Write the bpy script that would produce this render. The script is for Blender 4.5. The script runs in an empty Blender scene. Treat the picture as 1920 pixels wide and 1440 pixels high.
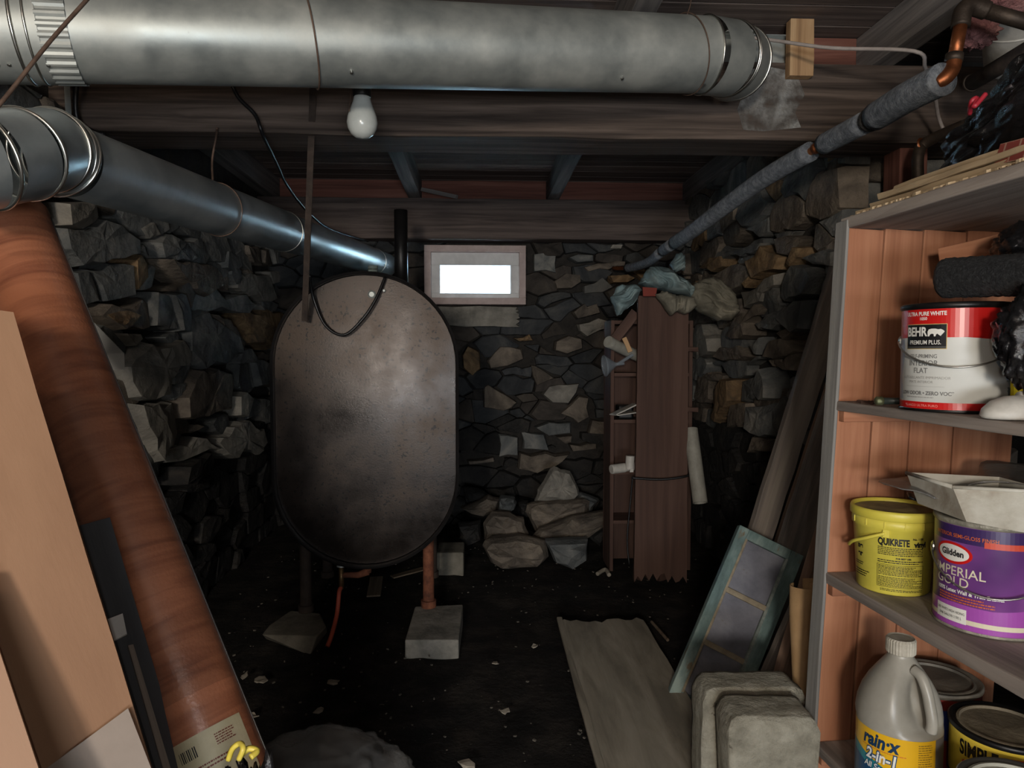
import bpy, bmesh, math, random
from mathutils import Vector, Matrix, noise
random.seed(7)
SC = bpy.context.scene
COL = SC.collection

# ------------------------------------------------------------------ camera
FPX = 1331.0
CAM = Vector((0, 0, 1.1))
YAW, PITCH = math.radians(2.6), math.radians(2.6)
FWD = Vector((math.sin(YAW)*math.cos(PITCH), math.cos(YAW)*math.cos(PITCH), -math.sin(PITCH)))
RGT = FWD.cross(Vector((0, 0, 1))).normalized()
UPV = RGT.cross(FWD)
cd = bpy.data.cameras.new('camera')
cd.sensor_fit = 'HORIZONTAL'; cd.sensor_width = 36.0
cd.lens = 36.0*FPX/1920.0; cd.clip_start = 0.02
camo = bpy.data.objects.new('camera', cd); COL.objects.link(camo)
camo.matrix_world = Matrix.Translation(CAM) @ Matrix((RGT, UPV, -FWD)).transposed().to_4x4()
SC.camera = camo

# ------------------------------------------------------------------ world, lamps, exposure
wd = bpy.data.worlds.new('daylight'); SC.world = wd; wd.use_nodes = True
bg = wd.node_tree.nodes['Background']
bg.inputs[0].default_value = (0.50, 0.80, 1.0, 1); bg.inputs[1].default_value = 70.0
def lamp(name, kind, loc, energy, col, size=0.05, target=None, **kw):
    l = bpy.data.lights.new(name, kind); l.energy = energy; l.color = col
    if kind == 'AREA':
        l.shape = 'DISK'; l.size = size
    else:
        l.shadow_soft_size = size
    for k, v in kw.items(): setattr(l, k, v)
    o = bpy.data.objects.new(name, l); COL.objects.link(o); o.location = loc
    if target is not None:
        o.rotation_euler = (Vector(target)-Vector(loc)).to_track_quat('-Z', 'Y').to_euler()
    return o
# hand-held flash lamp right beside the lens, a bare warm ceiling bulb behind on the left, two added unseen fill lights behind the camera
lamp('flash_lamp', 'POINT', (0.03, -0.07, 1.055), 6.5, (1.0, 0.95, 0.88), 0.008)
lamp('ceiling_bulb_lamp', 'POINT', (-0.75, -0.75, 1.9), 16.0, (1.0, 0.80, 0.62), 0.03)
sl = lamp('added_cool_fill', 'AREA', (0.25, -1.9, 0.72), 60.0, (0.90, 0.95, 1.0), 1.0, target=(-0.1, 4.0, 1.5))  # added cool fill, no real fixture; brightens the far walls and deck
sl.data.shape = 'RECTANGLE'; sl.data.size = 1.1; sl.data.size_y = 0.35
lamp('added_warm_fill', 'AREA', (-0.55, -2.3, 1.38), 85.0, (1.0, 0.90, 0.78), 0.35, target=(0.1, 4.0, 1.2))  # added warm fill, no real fixture; brightens right wall and tank face
pl = lamp('window_portal', 'AREA', (0.05, 4.9, 1.62), 1.0, (1, 1, 1), 1.0, target=(0.05, 3.0, 1.62))
pl.data.shape = 'RECTANGLE'; pl.data.size = 0.7; pl.data.size_y = 0.45; pl.data.cycles.is_portal = True
SC.view_settings.view_transform = 'Standard'
SC.view_settings.look = 'None'
SC.view_settings.gamma = 1.0
SC.view_settings.use_curve_mapping = False
SC.view_settings.exposure = -0.38

# ------------------------------------------------------------------ geometry helpers
def P(px, py, d):            # image point at camera depth d -> world
    return CAM + d*(FWD + RGT*((px-960)/FPX) + UPV*((720-py)/FPX))
def ray(px, py):
    return FWD + RGT*((px-960)/FPX) + UPV*((720-py)/FPX)
def G(px, py, z=0.0):        # on a horizontal plane
    r = ray(px, py); return CAM + r*((z-CAM.z)/r.z)
def ON(px, py, o, n):        # on any plane
    r = ray(px, py); return CAM + r*((Vector(o)-CAM).dot(n)/r.dot(n))
WM = {}
def V(*a): return Vector(a)
def tag(o, label=None, cat=None, group=None, kind=None):
    if label: o['label'] = label
    if cat: o['category'] = cat
    if group: o['group'] = group
    if kind: o['kind'] = kind
    return o
def empty(name, loc, label, cat, group=None):
    o = bpy.data.objects.new(name, None); COL.objects.link(o)
    o.empty_display_size = 0.05
    M = Matrix.Translation(Vector(loc)); o.matrix_basis = M; WM[o] = M
    return tag(o, label, cat, group)
def adopt(o, parent):
    if parent is not None:
        o.parent = parent; o.matrix_parent_inverse = WM[parent].inverted()
def mk(name, verts, faces, mat, parent=None, smooth=False, basis=None, bevel=0):
    vs = [Vector(v) for v in verts]
    lo = Vector([min(v[i] for v in vs) for i in range(3)]); hi = Vector([max(v[i] for v in vs) for i in range(3)])
    c = (lo+hi)/2
    if basis is None: c.z = lo.z
    M = Matrix.Translation(c)
    if basis is not None: M = M @ basis.to_4x4()
    Mi = M.inverted()
    me = bpy.data.meshes.new(name)
    me.from_pydata([Mi @ v for v in vs], [], faces)
    me.validate(); me.update()
    bm = bmesh.new(); bm.from_mesh(me)
    bmesh.ops.recalc_face_normals(bm, faces=bm.faces)
    bm.to_mesh(me); bm.free()
    if smooth: me.polygons.foreach_set('use_smooth', [True]*len(me.polygons))
    if mat is not None: me.materials.append(mat)
    o = bpy.data.objects.new(name, me); COL.objects.link(o)
    o.matrix_basis = M; WM[o] = M
    adopt(o, parent)
    if bevel:
        b = o.modifiers.new('bevel', 'BEVEL'); b.width = bevel; b.segments = 2; b.limit_method = 'ANGLE'
    return o
class MB:
    def __init__(s): s.v = []; s.f = []
    def add(s, vs, fs):
        n = len(s.v); s.v += [Vector(v) for v in vs]; s.f += [tuple(i+n for i in f) for f in fs]; return s
    def box(s, c, ax, ay, az):          # half axes vectors
        c = Vector(c); ax, ay, az = Vector(ax), Vector(ay), Vector(az)
        vs = [c+ax*i+ay*j+az*k for i in (-1, 1) for j in (-1, 1) for k in (-1, 1)]
        return s.add(vs, [(0, 1, 3, 2), (4, 6, 7, 5), (0, 4, 5, 1), (2, 3, 7, 6), (0, 2, 6, 4), (1, 5, 7, 3)])
    def aabb(s, x0, x1, y0, y1, z0, z1):
        return s.box(((x0+x1)/2, (y0+y1)/2, (z0+z1)/2), ((x1-x0)/2, 0, 0), (0, (y1-y0)/2, 0), (0, 0, (z1-z0)/2))
    def tube(s, pts, r, n=12, cap=True, squash=None):
        pts = [Vector(p) for p in pts]; m = len(pts)
        rs = r if isinstance(r, (list, tuple)) else [r]*m
        T = [(pts[min(i+1, m-1)]-pts[max(i-1, 0)]).normalized() for i in range(m)]
        ref = Vector((0, 0, 1)) if abs(T[0].z) < .9 else Vector((0, 1, 0))
        N = T[0].cross(ref).normalized(); base = len(s.v)
        for i in range(m):
            N = (N - T[i]*N.dot(T[i])).normalized(); B = T[i].cross(N)
            for k in range(n):
                a = 2*math.pi*k/n
                s.v.append(pts[i]+(N*math.cos(a)+B*math.sin(a))*rs[i])
        for i in range(m-1):
            for k in range(n):
                k2 = (k+1) % n
                s.f.append((base+i*n+k, base+i*n+k2, base+(i+1)*n+k2, base+(i+1)*n+k))
        if cap:
            s.f.append(tuple(base+k for k in range(n))); s.f.append(tuple(base+(m-1)*n+k for k in range(n)))
        return s
    def ring(s, c, axis, R, r, n=48, k=8):
        c = Vector(c); axis = Vector(axis).normalized()
        ref = Vector((0, 0, 1)) if abs(axis.z) < .9 else Vector((1, 0, 0))
        e1 = axis.cross(ref).normalized(); e2 = axis.cross(e1); base = len(s.v)
        for i in range(n):
            a = 2*math.pi*i/n; d = e1*math.cos(a)+e2*math.sin(a)
            for j in range(k):
                b = 2*math.pi*j/k
                s.v.append(c+d*(R+r*math.cos(b))+axis*(r*math.sin(b)))
        for i in range(n):
            for j in range(k):
                i2, j2 = (i+1) % n, (j+1) % k
                s.f.append((base+i*k+j, base+i2*k+j, base+i2*k+j2, base+i*k+j2))
        return s
    def lathe(s, prof, c, axis=(0, 0, 1), n=40, ref=None, cap=True):
        c = Vector(c); axis = Vector(axis).normalized()
        if ref is None: ref = Vector((0, 0, 1)) if abs(axis.z) < .9 else Vector((1, 0, 0))
        e1 = axis.cross(ref).normalized(); e2 = axis.cross(e1); base = len(s.v)
        for (r, h) in prof:
            for k in range(n):
                a = 2*math.pi*k/n
                s.v.append(c+axis*h+(e1*math.cos(a)+e2*math.sin(a))*r)
        m = len(prof)
        for i in range(m-1):
            for k in range(n):
                k2 = (k+1) % n
                s.f.append((base+i*n+k, base+i*n+k2, base+(i+1)*n+k2, base+(i+1)*n+k))
        if cap and prof[0][0] > 0: s.f.append(tuple(base+k for k in range(n)))
        if cap and prof[-1][0] > 0: s.f.append(tuple(base+(m-1)*n+k for k in range(n)))
        return s
    def mk(s, name, mat, parent=None, **kw): return mk(name, s.v, s.f, mat, parent, **kw)
def spline(pts, k=6):
    pts = [Vector(p) for p in pts]; out = []
    for i in range(len(pts)-1):
        p0 = pts[max(i-1, 0)]; p1 = pts[i]; p2 = pts[i+1]; p3 = pts[min(i+2, len(pts)-1)]
        for j in range(k):
            t = j/k
            out.append(0.5*((2*p1)+(p2-p0)*t+(2*p0-5*p1+4*p2-p3)*t*t+(3*p1-p0-3*p2+p3)*t**3))
    out.append(pts[-1]); return out
def basis_from(x, y):
    x = Vector(x).normalized(); z = x.cross(Vector(y)).normalized(); y = z.cross(x)
    return Matrix((x, y, z)).transposed()
def board(name, A, B, wdir, w, t, mat, parent=None, seg=8, wob=0.0015, jagA=0, jagB=0, bevel=0.002, seed=0, w2=None):
    """plank from A to B (centre line of its middle), width along wdir, thickness t; ends may be broken"""
    A, B = Vector(A), Vector(B); X = (B-A).normalized(); bs = basis_from(X, wdir)
    Y = bs.col[1]; Z = bs.col[2]; L = (B-A).length; rnd = random.Random(seed+int(L*1000))
    nw = 15 if (jagA or jagB) else 3
    w2 = w2 or w
    vs = []; fs = []
    for i in range(seg+1):
        s = i/seg
        ww = w+(w2-w)*s
        for k in (0, 1):
            for j in range(nw):
                u = -0.5+j/(nw-1); x = s*L
                if i == 0 and jagA: x += jagA*rnd.random()**2
                if i == seg and jagB: x -= jagB*rnd.random()**2.5
                e = rnd.uniform(-wob, wob)
                vs.append(A+X*x+Y*(u*ww+(e if j in (0, nw-1) else 0))+Z*((k-.5)*t+rnd.uniform(-wob, wob)*.4))
    R = 2*nw
    for i in range(seg):
        a, b = i*R, (i+1)*R
        for j in range(nw-1):
            fs.append((a+j, a+j+1, b+j+1, b+j)); fs.append((a+nw+j, b+nw+j, b+nw+j+1, a+nw+j+1))
        fs.append((a, b, b+nw, a+nw)); fs.append((a+nw-1, a+2*nw-1, b+2*nw-1, b+nw-1))
    for a in (0, seg*R):
        for j in range(nw-1): fs.append((a+j, a+nw+j, a+nw+j+1, a+j+1))
    return mk(name, vs, fs, mat, parent, basis=bs, bevel=bevel)
def vbox(name, x0, x1, y0, y1, z0, z1, mat, parent=None, bevel=0, basis=None):
    return MB().aabb(x0, x1, y0, y1, z0, z1).mk(name, mat, parent, bevel=bevel, basis=basis)

# ------------------------------------------------------------------ material helper
MATS = {}
def mat(name, cols, scale=8, stretch=(1, 1, 1), rough=.8, metal=0, bump=.25, bscale=None, rand=0.0, detail=6, distort=0.0, spec=.5, rvar=.0, dist=.02, alpha=None, trans=0, speck=None, coat=0, ior=None):
    if name in MATS: return MATS[name]
    m = bpy.data.materials.new(name); m.use_nodes = True; nt = m.node_tree; N = nt.nodes; L = nt.links
    b = N['Principled BSDF']
    tc = N.new('ShaderNodeTexCoord'); mp = N.new('ShaderNodeMapping'); mp.inputs['Scale'].default_value = stretch
    L.new(tc.outputs['Object'], mp.inputs['Vector'])
    if rand:
        oi = N.new('ShaderNodeObjectInfo'); add = N.new('ShaderNodeVectorMath'); add.operation = 'ADD'
        mul = N.new('ShaderNodeMath'); mul.operation = 'MULTIPLY'; mul.inputs[1].default_value = 37.0
        L.new(oi.outputs['Random'], mul.inputs[0]); L.new(mp.outputs[0], add.inputs[0]); L.new(mul.outputs[0], add.inputs[1]); vec = add.outputs[0]
    else: vec = mp.outputs[0]
    nz = N.new('ShaderNodeTexNoise'); nz.inputs['Scale'].default_value = scale; nz.inputs['Detail'].default_value = detail
    nz.inputs['Roughness'].default_value = .62; nz.inputs['Distortion'].default_value = distort
    L.new(vec, nz.inputs['Vector'])
    cr = N.new('ShaderNodeValToRGB'); el = cr.color_ramp.elements
    k = len(cols)
    while len(el) < k: el.new(.5)
    for i, c in enumerate(cols):
        el[i].position = .32+.36*i/max(1, k-1); el[i].color = (*c, 1)
    L.new(nz.outputs[0], cr.inputs[0]); out = cr.outputs[0]
    if speck:      # (colour, threshold, scale)
        n2 = N.new('ShaderNodeTexNoise'); n2.inputs['Scale'].default_value = speck[2]; n2.inputs['Detail'].default_value = 4
        L.new(vec, n2.inputs['Vector'])
        r2 = N.new('ShaderNodeMapRange'); r2.inputs[1].default_value = speck[1]; r2.inputs[2].default_value = speck[1]+.05
        L.new(n2.outputs[0], r2.inputs[0])
        mx = N.new('ShaderNodeMix'); mx.data_type = 'RGBA'; mx.inputs[7].default_value = (*speck[0], 1)
        L.new(r2.outputs[0], mx.inputs[0]); L.new(out, mx.inputs[6]); out = mx.outputs[2]
    if rand:
        hs = N.new('ShaderNodeHueSaturation'); mr = N.new('ShaderNodeMapRange')
        mr.inputs[3].default_value = 1-rand; mr.inputs[4].default_value = 1+rand
        L.new(oi.outputs['Random'], mr.inputs[0]); L.new(mr.outputs[0], hs.inputs['Value']); L.new(out, hs.inputs['Color']); out = hs.outputs[0]
    L.new(out, b.inputs['Base Color'])
    b.inputs['Roughness'].default_value = rough; b.inputs['Metallic'].default_value = metal
    b.inputs['Specular IOR Level'].default_value = spec
    if coat: b.inputs['Coat Weight'].default_value = coat; b.inputs['Coat Roughness'].default_value = .12
    if trans: b.inputs['Transmission Weight'].default_value = trans
    if ior: b.inputs['IOR'].default_value = ior
    if alpha is not None: b.inputs['Alpha'].default_value = alpha
    if rvar:
        rr = N.new('ShaderNodeMapRange'); rr.inputs[1].default_value = .3; rr.inputs[2].default_value = .7
        rr.inputs[3].default_value = max(0.03, rough-rvar); rr.inputs[4].default_value = min(1, rough+rvar)
        L.new(nz.outputs[0], rr.inputs[0]); L.new(rr.outputs[0], b.inputs['Roughness'])
    if bump:
        n3 = N.new('ShaderNodeTexNoise'); n3.inputs['Scale'].default_value = bscale or scale*2.5; n3.inputs['Detail'].default_value = 8
        n3.inputs['Roughness'].default_value = .65
        L.new(vec, n3.inputs['Vector'])
        bp = N.new('ShaderNodeBump'); bp.inputs['Strength'].default_value = bump; bp.inputs['Distance'].default_value = dist
        L.new(n3.outputs[0], bp.inputs['Height']); L.new(bp.outputs[0], b.inputs['Normal'])
    MATS[name] = m; return m
def wood(name, cols, rand=.15, scale=34, rough=.8, bump=.4, st=.04, spec=.25, speck=None):
    return mat(name, cols, scale=scale, stretch=(st, 1, 1), rough=rough, bump=bump, bscale=scale*4, rand=rand, distort=.6, spec=spec, dist=.0025, speck=speck)
def srgb(r, g, b):
    f = lambda c: (c/255/12.92 if c/255 <= .04045 else ((c/255+.055)/1.055)**2.4)
    return (f(r), f(g), f(b))
S = srgb
# ------------------------------------------------------------------ materials
m_mortar = mat('dark_joint_earth', [S(40, 38, 36), S(62, 58, 54)], scale=20, bump=.8, rough=1)
m_stone_a = mat('grey_schist', [S(74, 78, 80), S(104, 106, 105), S(140, 138, 132)], scale=5, rough=.85, bump=.7, bscale=26, rand=.28, distort=.8, spec=.3, dist=.02)
m_stone_b = mat('brown_grey_schist', [S(78, 72, 66), S(112, 103, 93), S(142, 131, 117)], scale=6, rough=.88, bump=.9, bscale=24, rand=.22, distort=.8, spec=.3, dist=.02)
m_stone_o = mat('rust_stained_schist', [S(92, 80, 66), S(134, 110, 82), S(168, 142, 108)], scale=9, rough=.9, bump=.8, bscale=30, rand=.12, distort=1.2, spec=.3, dist=.02)
m_stone_p = mat('pale_schist', [S(108, 107, 102), S(140, 136, 128), S(164, 159, 149)], scale=7, rough=.88, bump=.6, bscale=26, rand=.12, distort=.8, spec=.3, dist=.02)
m_stone_d = mat('dark_rock', [S(26, 26, 27), S(42, 41, 40), S(62, 58, 54)], scale=6, rough=.7, bump=.9, bscale=22, rand=.25, distort=.8, spec=.4, dist=.03)  # darker rock, also given to the lower wall stones
m_stone_f = mat('dark_blue_grey_schist', [S(42, 45, 48), S(62, 64, 66), S(84, 84, 82)], scale=5, rough=.85, bump=.8, bscale=26, rand=.3, distort=.8, spec=.3, dist=.02)
m_stone_f2 = mat('dark_brown_schist', [S(46, 43, 40), S(66, 61, 57), S(86, 80, 73)], scale=5, rough=.85, bump=.8, bscale=26, rand=.3, distort=.8, spec=.3, dist=.02)
m_dirt = mat('black_dirt', [S(20, 19, 18), S(36, 33, 31), S(58, 53, 48)], scale=7, rough=.95, bump=1.0, bscale=42, spec=.2, dist=.03, speck=(S(96, 90, 82), .70, 60))
m_beam = wood('old_dark_beam_wood', [S(52, 44, 40), S(82, 71, 64), S(112, 98, 89)], rand=.1)
m_beam_far = wood('sooty_beam_wood', [S(66, 58, 56), S(96, 85, 81), S(118, 105, 99)], rand=.1)
m_joist = wood('grey_joist_wood', [S(88, 84, 84), S(116, 112, 110), S(142, 136, 132)], rand=.15)
m_deck = wood('dark_deck_wood', [S(84, 74, 70), S(112, 99, 93), S(134, 120, 112)], rand=.28)
m_rim = wood('red_rim_wood', [S(92, 60, 52), S(122, 80, 69), S(142, 100, 87)], rand=.12, speck=(S(40, 24, 20), .72, 9))
m_pine = wood('pale_pine', [S(150, 118, 86), S(182, 146, 108), S(204, 170, 130)], rand=.1, scale=30)

FW = 4.58     # far wall
XL, XR = -1.30, 1.32
# ------------------------------------------------------------------ floor
rnd = random.Random(3)
vs = []; fs = []
xs = [-1.75+i*.045 for i in range(86)]; ys = [-3.0+.12*i for i in range(30)]+[.6+i*.045 for i in range(93)]
for y in ys:
    for x in xs:
        h = noise.fractal(V(x*2.2, y*2.2, 0), .8, 2.1, 5)*.018+noise.noise(V(x*14, y*14, 3))*.006-.018
        vs.append((x, y, min(h, .006)))
nx = len(xs)
for j in range(len(ys)-1):
    for i in range(nx-1):
        a = j*nx+i; fs.append((a, a+1, a+nx+1, a+nx))
floor = mk('floor', vs, fs, m_dirt, smooth=True)
tag(floor, 'black damp dirt floor of the cellar', 'floor', kind='structure')

# ------------------------------------------------------------------ stone walls
def clip(poly, n, c):       # keep n.p <= c
    out = []
    for i in range(len(poly)):
        a, b = poly[i], poly[(i+1) % len(poly)]
        da, db = n[0]*a[0]+n[1]*a[1]-c, n[0]*b[0]+n[1]*b[1]-c
        if da <= 0: out.append(a)
        if da*db < 0:
            t = da/(da-db); out.append((a[0]+(b[0]-a[0])*t, a[1]+(b[1]-a[1])*t))
    return out
def inside(p, poly):
    r = False
    for i in range(len(poly)):
        a, b = poly[i], poly[i-1]
        if (a[1] > p[1]) != (b[1] > p[1]) and p[0] < (b[0]-a[0])*(p[1]-a[1])/(b[1]-a[1])+a[0]: r = not r
    return r
def stone_mesh(poly, O, U, Vv, N, h, rr, back=.07, gap=.004):
    cx = sum(p[0] for p in poly)/len(poly); cy = sum(p[1] for p in poly)/len(poly)
    pts = []
    for i in range(len(poly)):
        a, b = poly[i], poly[(i+1) % len(poly)]
        L = math.hypot(b[0]-a[0], b[1]-a[1]); k = max(1, min(4, int(L/.06)))
        for j in range(k):
            t = j/k; e = L*.07 if j else L*.02
            pts.append((a[0]+(b[0]-a[0])*t+rr.uniform(-e, e), a[1]+(b[1]-a[1])*t+rr.uniform(-e, e)))
    n = len(pts)
    rad = [max(.01, math.hypot(p[0]-cx, p[1]-cy)) for p in pts]
    R = sum(rad)/n
    tx, ty = rr.uniform(-.13, .13), rr.uniform(-.16, .13)
    vs = []
    def put(u, v, d): vs.append(O+U*u+Vv*v+N*d)
    sc = lambda i, s: (cx+(pts[i][0]-cx)*s, cy+(pts[i][1]-cy)*s)
    g = [max(.4, 1-gap/rad[i]) for i in range(n)]
    for i in range(n): u, v = sc(i, g[i]); put(u, v, -back)
    for i in range(n): u, v = sc(i, g[i]); put(u, v, h*.35+tx*(u-cx)*.5+ty*(v-cy)*.5+rr.uniform(-.004, .004))
    for i in range(n):
        s = g[i]*rr.uniform(.87, .97); u, v = sc(i, s); put(u, v, h*rr.uniform(.85, 1.05)+tx*(u-cx)+ty*(v-cy))
    off = rr.uniform(-.3, .3)
    m = 5
    for i in range(n):
        s = g[i]*rr.uniform(.40, .5); u, v = sc(i, s); put(u+off*R*.3, v, h*rr.uniform(.96, 1.10)+tx*(u-cx)+ty*(v-cy))
    put(cx+off*R*.3, cy, h*1.08)
    fs = []
    for r in range(3):
        for i in range(n):
            j = (i+1) % n
            a, b, c, d = r*n+i, r*n+j, (r+1)*n+j, (r+1)*n+i
            if r == 0: fs.append((a, b, c, d))
            else: fs += [(a, b, c), (a, c, d)] if rr.random() < .5 else [(a, b, d), (b, c, d)]
    for i in range(n): fs.append((3*n+i, 3*n+(i+1) % n, 4*n))
    fs.append(tuple(reversed(range(n))))
    return vs, fs
def stone_wall(parent, O, U, N, u0, u1, v0, v1, traced, seed, rowh=(.07, .16), wid=(.14, .36), hole=None, darkz=.62, h0=(.0, .05), pal=None):
    rr = random.Random(seed); O, U, N = Vector(O), Vector(U), Vector(N); Vv = Vector((0, 0, 1))
    pal = pal or [m_stone_a, m_stone_a, m_stone_b]
    tp = []
    for (pts, mt, h) in traced:
        q = []
        for (x, y) in pts:
            w = ON(x, y, O, N)-O; q.append((w.dot(U), w.dot(Vv)))
        tp.append((q, mt, h))
    seeds = []
    v = v0
    while v < v1:
        rh = rr.uniform(*rowh); u = u0-rr.random()*.2
        while u < u1+.1:
            w = rr.uniform(*wid)*(rh/.115)**.5
            p = (u+w/2, v+rh/2+rr.uniform(-.045, .045)); u += w
            if any(inside(p, q) for q, _, _ in tp): continue
            if hole and hole[0]-.03 < p[0] < hole[1]+.03 and hole[2]-.03 < p[1] < hole[3]+.03: continue
            seeds.append((p, True))
        v += rh
    for q, _, _ in tp:
        x0, x1 = min(p[0] for p in q), max(p[0] for p in q); y0, y1 = min(p[1] for p in q), max(p[1] for p in q)
        kx, ky = max(1, int((x1-x0)/.09)), max(1, int((y1-y0)/.07))
        for i in range(kx):
            for j in range(ky):
                p = (x0+(i+.5)/kx*(x1-x0), y0+(j+.5)/ky*(y1-y0))
                if inside(p, q): seeds.append((p, False))
    if hole:
        for i in range(7):
            for j in range(4):
                seeds.append(((hole[0]+(i+.5)/7*(hole[1]-hole[0]), hole[2]+(j+.5)/4*(hole[3]-hole[2])), False))
    AX = .5       # flatten cells a little
    wt = [rr.choice((-1, -.4, 0, .5, 1.3))*rowh[1]*rowh[0]*.16 if b else 0 for _, b in seeds]
    for i, (p, build) in enumerate(seeds):
        if not build: continue
        poly = [(u0, v0), (u1, v0), (u1, v1), (u0, v1)]
        poly = [(a*AX, b) for a, b in poly]; c = (p[0]*AX, p[1])
        for j, (q, _) in enumerate(seeds):
            if i == j: continue
            d = (q[0]*AX-c[0], q[1]-c[1]); L = math.hypot(*d)
            if L > .6 or L < 1e-6: continue
            mid = ((q[0]*AX+c[0])/2, (q[1]+c[1])/2)
            poly = clip(poly, d, d[0]*mid[0]+d[1]*mid[1]+wt[i]-wt[j])
            if len(poly) < 3: break
        if len(poly) < 3: continue
        poly = [(a/AX, b) for a, b in poly]
        cz = sum(b for a, b in poly)/len(poly)
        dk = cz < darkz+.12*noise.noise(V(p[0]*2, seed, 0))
        mt = m_stone_d if dk else rr.choice(pal)  # stones below a wavering height get the darker rock
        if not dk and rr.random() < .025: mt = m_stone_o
        a, b = stone_mesh(poly, O, U, Vv, N, rr.uniform(*h0), rr)
        mk('stone', a, b, mt, parent)
    for q, mt, h in tp:
        a, b = stone_mesh(q, O, U, Vv, N, h, rr, gap=.004)
        mk('stone', a, b, mt, parent)
def Z(x0, y0, k, pts): return [(x0+a/k, y0+b/k) for a, b in pts]
A_, B_, O_, P_, D_ = m_stone_a, m_stone_b, m_stone_o, m_stone_p, m_stone_d
z1 = lambda *p: Z(60, 360, 4, p)
z4 = lambda *p: Z(0, 480, 3, p)
left_tr = [
 (z1((100, 75), (370, 70), (410, 190), (360, 225), (235, 285), (100, 250)), P_, .06),
 (z1((95, 265), (235, 290), (450, 200), (560, 230), (700, 360), (700, 470), (480, 520), (240, 565), (130, 430)), A_, .06),
 (z1((350, 580), (650, 530), (675, 780), (490, 830), (440, 700)), A_, .045),
 (z1((230, 590), (340, 580), (430, 700), (470, 830), (330, 870)), A_, .03),
 (z1((660, 500), (720, 450), (800, 540), (810, 650), (690, 740), (670, 600)), O_, .05),
 (z1((740, 270), (810, 220), (870, 320), (800, 360)), P_, .05),
 (z1((815, 380), (920, 305), (1060, 380), (1170, 490), (1020, 515), (870, 500)), A_, .065),
 (z1((1080, 370), (1210, 350), (1345, 490), (1280, 550), (1190, 555)), A_, .03),
 (z1((870, 510), (1180, 545), (1300, 540), (1480, 640), (1470, 750), (1200, 760), (990, 640)), B_, .05),
 (z1((1400, 430), (1600, 460), (1640, 600), (1380, 570)), A_, .04),
 (z1((1490, 640), (1600, 600), (1700, 620), (1760, 800), (1580, 790), (1490, 720)), P_, .05),
 (z1((1730, 600), (1800, 580), (1900, 560), (1920, 700), (1760, 690)), P_, .05),
 (z1((350, 930), (780, 790), (830, 830), (820, 1010), (560, 1050)), B_, .045),
 (z1((400, 920), (600, 880), (700, 920), (640, 1010), (540, 1020)), O_, .065),
 (z1((830, 740), (920, 760), (990, 1050), (820, 1010)), A_, .06),
 (z1((920, 750), (1090, 650), (1190, 770), (1140, 880), (1060, 760)), B_, .05),
 (z1((930, 760), (1060, 750), (1120, 900), (1090, 1060), (1000, 1050)), A_, .07),
 (z1((1190, 770), (1500, 770), (1640, 850), (1560, 900), (1280, 900), (1150, 870)), A_, .035),
 (z1((1120, 940), (1220, 870), (1330, 1000), (1420, 1090), (1460, 1210), (1180, 1340), (1090, 1200), (1100, 1020)), A_, .075),
 (z1((1270, 910), (1400, 940), (1600, 1130), (1560, 1210), (1450, 1170), (1340, 1000)), B_, .045),
 (z1((1480, 920), (1700, 870), (1830, 930), (1820, 1010), (1720, 1190), (1590, 1130)), O_, .07),
 (z1((570, 1060), (740, 1060), (760, 1100), (680, 1160)), P_, .05),
 (z4((590, 620), (760, 480), (1000, 500), (1010, 560), (880, 700), (860, 790), (650, 800)), P_, .07),
 (z4((650, 830), (880, 810), (910, 880), (935, 1000), (810, 1170), (700, 960)), P_, .075),
 (z4((920, 800), (980, 680), (1160, 630), (1280, 660), (1290, 860), (1180, 880), (1060, 910), (930, 915)), B_, .07),
 (z4((880, 1090), (1090, 1020), (1150, 1080), (900, 1165)), P_, .05),
 (z4((1130, 1060), (1240, 960), (1330, 930), (1440, 970), (1450, 1050), (1390, 1120), (1200, 1130)), P_, .07),
 (z4((1290, 790), (1330, 760), (1390, 800), (1340, 910), (1290, 900)), P_, .06),
 (z4((1380, 780), (1520, 790), (1500, 920), (1370, 920)), A_, .045),
 (z4((880, 730), (970, 710), (980, 750), (900, 820)), A_, .06),
 (z4((930, 1180), (1110, 1100), (1170, 1190), (1000, 1300), (930, 1290)), D_, .08),
]
zr = lambda *p: Z(1280, 430, 6, p)
zq = lambda *p: Z(1280, 640, 4.5, p)
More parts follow.
